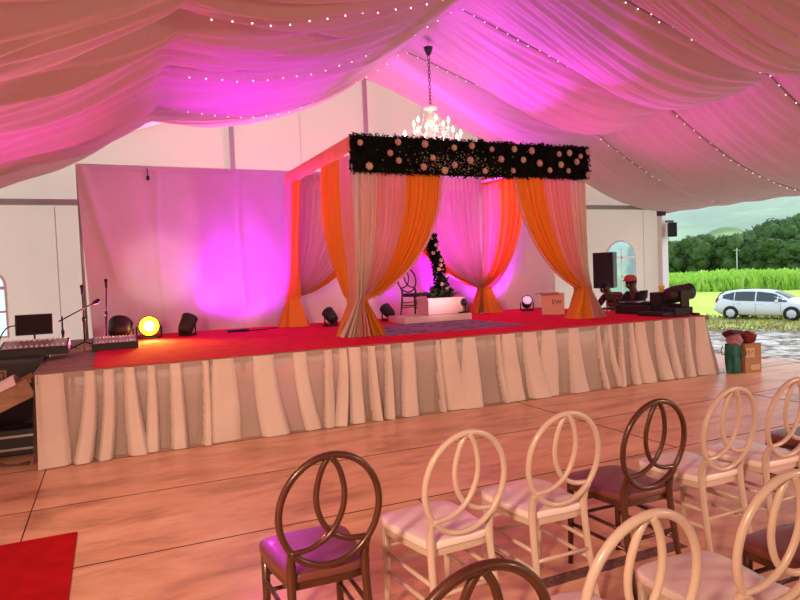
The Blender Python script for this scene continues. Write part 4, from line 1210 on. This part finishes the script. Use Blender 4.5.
# ------------------------------------------------------------------ car
car = empty('car', (0, 0, 0), 0, 'white estate car parked on the grass at the edge of the field', 'car')
ST = [ # x, z bottom, z belt, z top, half width belt, half width top, half width bottom
    (.00, .42, .86, .92, .66, .56, .60), (.05, .34, .90, 1.06, .78, .60, .74), (.22, .26, .94, 1.34, .85, .60, .82), (.48, .22, .95, 1.47, .875, .615, .85),
    (.95, .20, .945, 1.535, .885, .63, .87), (1.6, .20, .93, 1.555, .89, .64, .875), (2.2, .20, .915, 1.54, .89, .64, .875), (2.75, .20, .90, 1.465, .89, .63, .875),
    (3.15, .20, .89, 1.30, .885, .62, .87), (3.5, .20, .88, 1.10, .875, .64, .86), (3.72, .21, .865, .97, .865, .68, .85), (4.05, .23, .80, .86, .835, .62, .82), (4.35, .26, .70, .755, .76, .55, .74), (4.52, .32, .60, .66, .62, .46, .60), (4.58, .40, .54, .58, .50, .40, .48)]
def interp(x, k):
    for A, B in zip(ST, ST[1:]):
        if A[0] <= x <= B[0]:
            t = (x - A[0]) / (B[0] - A[0]); return A[k] + (B[k] - A[k]) * t
    return ST[-1][k]
def ring_at(x, g=0.0):
    zb, zl, zt, wl, wt, wb = [interp(x, k) for k in range(1, 7)]
    h = [(0, zb), (wb * .8, zb), (wb, zb + .10), (wl * 1.01, (zb + zl) / 2), (wl, zl - .06), (wl * .975, zl), (wl * .975 + (wt - wl * .975) * .5, zl + (zt - zl) * .55), (wt, zt - .05 * min(1, (zt - zl) / .2)), (wt * .75, zt), (0, zt + .012)]
    return [(y + g, z) for y, z in h] + [(-y - g, z) for y, z in h[-2:0:-1]]
xs = [0, .02, .05, .12, .22, .34, .48, .7, .95, 1.25, 1.6, 1.9, 2.2, 2.5, 2.75, 2.95, 3.15, 3.35, 3.5, 3.62, 3.72, 3.9, 4.05, 4.2, 4.35, 4.45, 4.52, 4.58]
cb_ = MB(); n = len(ring_at(1)); vs = []
for x in xs: vs += [(x, y, z) for y, z in ring_at(x)]
cb_.add(vs, [(i * n + j, i * n + (j + 1) % n, (i + 1) * n + (j + 1) % n, (i + 1) * n + j) for i in range(len(xs) - 1) for j in range(n)] + [tuple(range(n))[::-1], tuple((len(xs) - 1) * n + j for j in range(n))])
cb_.build('body', M['carwhite'], car)
def side_pt(x, t, s):   # t: 0 belt .. 1 roof edge
    zb, zl, zt, wl, wt, wb = [interp(x, k) for k in range(1, 7)]
    y = wl * .975 + (wt - wl * .975) * t * .93; z = zl + .02 + (zt - .05 - zl - .02) * t
    return V((x, s * (y + .012), z))
def glass(x0, x1, s, lo0=.05, hi0=.93, lo1=.05, hi1=.93, nm='side_window'):
    mb = MB()
    def f(u, v):
        x = x0 + (x1 - x0) * u; lo = lo0 + (lo1 - lo0) * u; hi = hi0 + (hi1 - hi0) * u
        return tuple(side_pt(x, lo + (hi - lo) * v, s))
    mb.grid(f, 12, 4); mb.build(nm, M['carglass'], car)
for s in (-1, 1):
    glass(.42, .98, s, .3, .72, .06, .92); glass(1.03, 1.98, s); glass(2.05, 2.98, s, .05, .93, .05, .9); glass(3.02, 3.42, s, .05, .88, .1, .55)
    MB().box((3.0, s * .97, .98), (.12, .20, .13), bev=.03).build('mirror', M['carwhite'], car)
    for x in (1.25, 2.25): MB().box((x, s * .905, .84), (.17, .03, .03), bev=.008).build('door_handle', M['carwhite'], car)
    ln = MB()
    for x in (1.0, 2.02, 3.15): ln.tube([(x, s * (interp(x, 4) + .003), .86), (x, s * (interp(x, 4) * 1.012 + .002), .55), (x + .02, s * (interp(x, 6) + .004), .32)], .006, 4)
    ln.build('door_gap', M['darkmetal'], car)
    MB().box((4.28, s * .63, .69), (.34, .20, .11), (0, .35, s * -.35), bev=.03).build('headlight', M['rim'], car)
    MB().box((.13, s * .76, 1.0), (.10, .12, .26), (0, .35, 0), bev=.02).build('tail_light', M['redlens'], car)
    for x in (.85, 3.63):
        wr = MB().lathe([(.02, -.0), (.37, .0), (.37, .02), (.02, .02)], (x, s * .885, .34), 28, (-s * pi / 2, 0, 0)); wr.build('wheel_arch', M['black'], car)
        wh = MB().lathe([(.19, -.10), (.30, -.10), (.325, -.07), (.325, .06), (.30, .09), (.20, .075)], (x, s * .845, .325), 28, (-s * pi / 2, 0, 0)); who = wh.build('wheel', M['tyre'], car)
        rm_ = MB().lathe([(.03, .085), (.06, .08), (.24, .07), (.245, .055)], (x, s * .85, .325), 24, (-s * pi / 2, 0, 0))
        for k in range(7):
            a = 2 * pi * k / 7
            rm_.box((x + cos(a) * .13, s * .935, .325 + sin(a) * .13), (.20, .02, .035), (0, -a, 0))
        rm_.build('rim', M['rim'], who)
wsg = MB()
wsg.grid(lambda u, v: (2.80 + .68 * v, (-.58 + 1.16 * u) * (1 + .08 * v), interp(2.80 + .68 * v, 3) + .022 - .05 * abs(2 * u - 1) ** 4), 10, 8); wsg.build('windscreen', M['carglass'], car)
rw_ = MB(); rw_.grid(lambda u, v: (.03 + .38 * v ** 1.1 - .02, (-.56 + 1.12 * u), interp(.03 + .38 * v ** 1.1, 3) + .012), 8, 8); rw_.build('rear_window', M['carglass'], car)
MB().box((.0, 0, .52), (.16, 1.5, .22), bev=.05).build('rear_bumper', M['carwhite'], car)
MB().box((-.02, 0, .74), (.02, .5, .11)).build('number_plate', M['yellow'], car)
sx = 1.05; th = R(-73)
car.scale = (sx, 1, 1); car.rotation_euler.z = th
q = Matrix.Rotation(th, 3, 'Z') @ V((.85 * sx, -.86, 0))
car.location = (30.28 - q.x, 23.96 - q.y, -1.5)

# ------------------------------------------------------------------ light
w = bpy.data.worlds.new('world'); SC.world = w; w.use_nodes = True
wn = w.node_tree; bgd = wn.nodes['Background']
tc = wn.nodes.new('ShaderNodeTexCoord'); sp_ = wn.nodes.new('ShaderNodeSeparateXYZ'); rp_ = wn.nodes.new('ShaderNodeValToRGB')
wn.links.new(tc.outputs['Generated'], sp_.inputs[0]); wn.links.new(sp_.outputs['Z'], rp_.inputs[0]); wn.links.new(rp_.outputs[0], bgd.inputs[0])
rp_.color_ramp.elements[0].color = (.86, .94, 1, 1); rp_.color_ramp.elements[1].color = (.62, .78, 1, 1); rp_.color_ramp.elements[1].position = .7
bgd.inputs[1].default_value = 1.5
def light(kind, name, loc, target, energy, col, **kw):
    l = bpy.data.lights.new(name, kind); l.energy = energy; l.color = col
    o = bpy.data.objects.new(name, l); COL.objects.link(o); o.location = loc
    if target is not None: o.rotation_euler = (V(target) - V(loc)).to_track_quat('-Z', 'Y').to_euler()
    for k, v in kw.items(): setattr(l, k, v)
    return o
light('SUN', 'sun', (60, -18, 40), (0, 0, 0), 3.0, (1, .95, .84), angle=R(28))
MAG = (.64, .015, 1); PUR = (.46, .02, 1); HOT = (.95, .05, .60); WARM = (1, .64, .42); ROSE = (1, .56, .42); PINK = (1, .10, .22)
# unseen warm spots, added to brighten the floor, chairs and skirt
light('SPOT', 'added_floor_fill', (-2.5, -1.0, 2.6), (2.0, 4.6, -.6), 1330, WARM, spot_size=R(80), spot_blend=1, shadow_soft_size=.25)
light('SPOT', 'added_floor_fill', (8.5, -3.0, 2.9), (4.5, 3.6, -.6), 1450, ROSE, spot_size=R(85), spot_blend=1, shadow_soft_size=.25)
light('SPOT', 'added_floor_fill', (-2.6, 3.0, 2.5), (4, 6.0, -.2), 260, WARM, spot_size=R(70), spot_blend=1, shadow_soft_size=.2)
# stage wash on the cloths
light('SPOT', 'backdrop_wash', (1.05, 9.92, .98), (2.5, 10.16, 2.25), 240, PUR, spot_size=R(80), spot_blend=1, shadow_soft_size=.06)
light('SPOT', 'backdrop_wash', (1.9, 9.45, 1.0), (1.9, 10.24, 2.1), 120, MAG, spot_size=R(130), spot_blend=1, shadow_soft_size=.06)
light('SPOT', 'backdrop_wash', (4.12, 9.7, 1.0), (4.3, 10.24, 2.2), 170, MAG, spot_size=R(140), spot_blend=.8, shadow_soft_size=.06)
light('SPOT', 'backdrop_wash', (6.7, 9.85, 1.0), (6.0, 10.24, 2.4), 110, MAG, spot_size=R(130), spot_blend=.8, shadow_soft_size=.06)
light('SPOT', 'canopy_wash', (4.6, 7.9, .95), (4.6, 9.9, 2.6), 80, (1, .55, .62), spot_size=R(95), spot_blend=.8, shadow_soft_size=.1)
light('SPOT', 'white_spot', (.62, 7.9, 1.05), (.70, 10.24, 1.75), 50, (1, .85, .78), spot_size=R(30), spot_blend=.7, shadow_soft_size=.05)
# coloured uplights reaching the ceiling
light('SPOT', 'ceiling_uplight', (1.6, 9.2, .95), (2.4, 8.2, 4.5), 780, MAG, spot_size=R(75), spot_blend=1, shadow_soft_size=.1)
light('SPOT', 'ceiling_uplight', (-.2, 9.2, .95), (-.6, 5.6, 4.2), 380, HOT, spot_size=R(95), spot_blend=1, shadow_soft_size=.1)
light('SPOT', 'ceiling_uplight', (5.2, 10.05, .95), (6.4, 8.9, 4.6), 1800, MAG, spot_size=R(85), spot_blend=1, shadow_soft_size=.35)
light('SPOT', 'ceiling_uplight', (7.1, 9.0, .95), (7.6, 7.2, 4.2), 380, HOT, spot_size=R(100), spot_blend=1, shadow_soft_size=.1)
light('SPOT', 'added_ceiling_fill', (-2.5, 1.5, .3), (.5, 4.5, 4.0), 150, PINK, spot_size=R(120), spot_blend=1, shadow_soft_size=.15)  # added lamp without a fixture, tints the left ceiling pink
light('SPOT', 'added_ceiling_fill', (7.0, 1.0, .3), (5.8, 4.5, 4.5), 75, PINK, spot_size=R(120), spot_blend=1, shadow_soft_size=.15)  # added likewise, pink fill for the right half of the ceiling
light('SPOT', 'gable_uplight', (2.4, 10.8, .4), (3.4, 11.4, 3.9), 1500, (1, .12, .6), spot_size=R(120), spot_blend=1, shadow_soft_size=.1)
light('SPOT', 'amber_beam', (.46, 9.30, 1.0), (.2, 0, .3), 260, (1, .42, .05), spot_size=R(120), spot_blend=.8, shadow_soft_size=.12)
light('SPOT', 'added_seat_tint', (1.7, 10.1, 3.25), (.95, 2.5, .46), 420, (.9, .04, .75), spot_size=R(13), spot_blend=1, shadow_soft_size=.08)  # added magenta spot without a fixture, colours the front-left chair seat
light('POINT', 'chandelier_glow', (CHX, CHY, 3.7), None, 25, (1, .8, .55), shadow_soft_size=.3)
for o in (protoW, protoB): pass
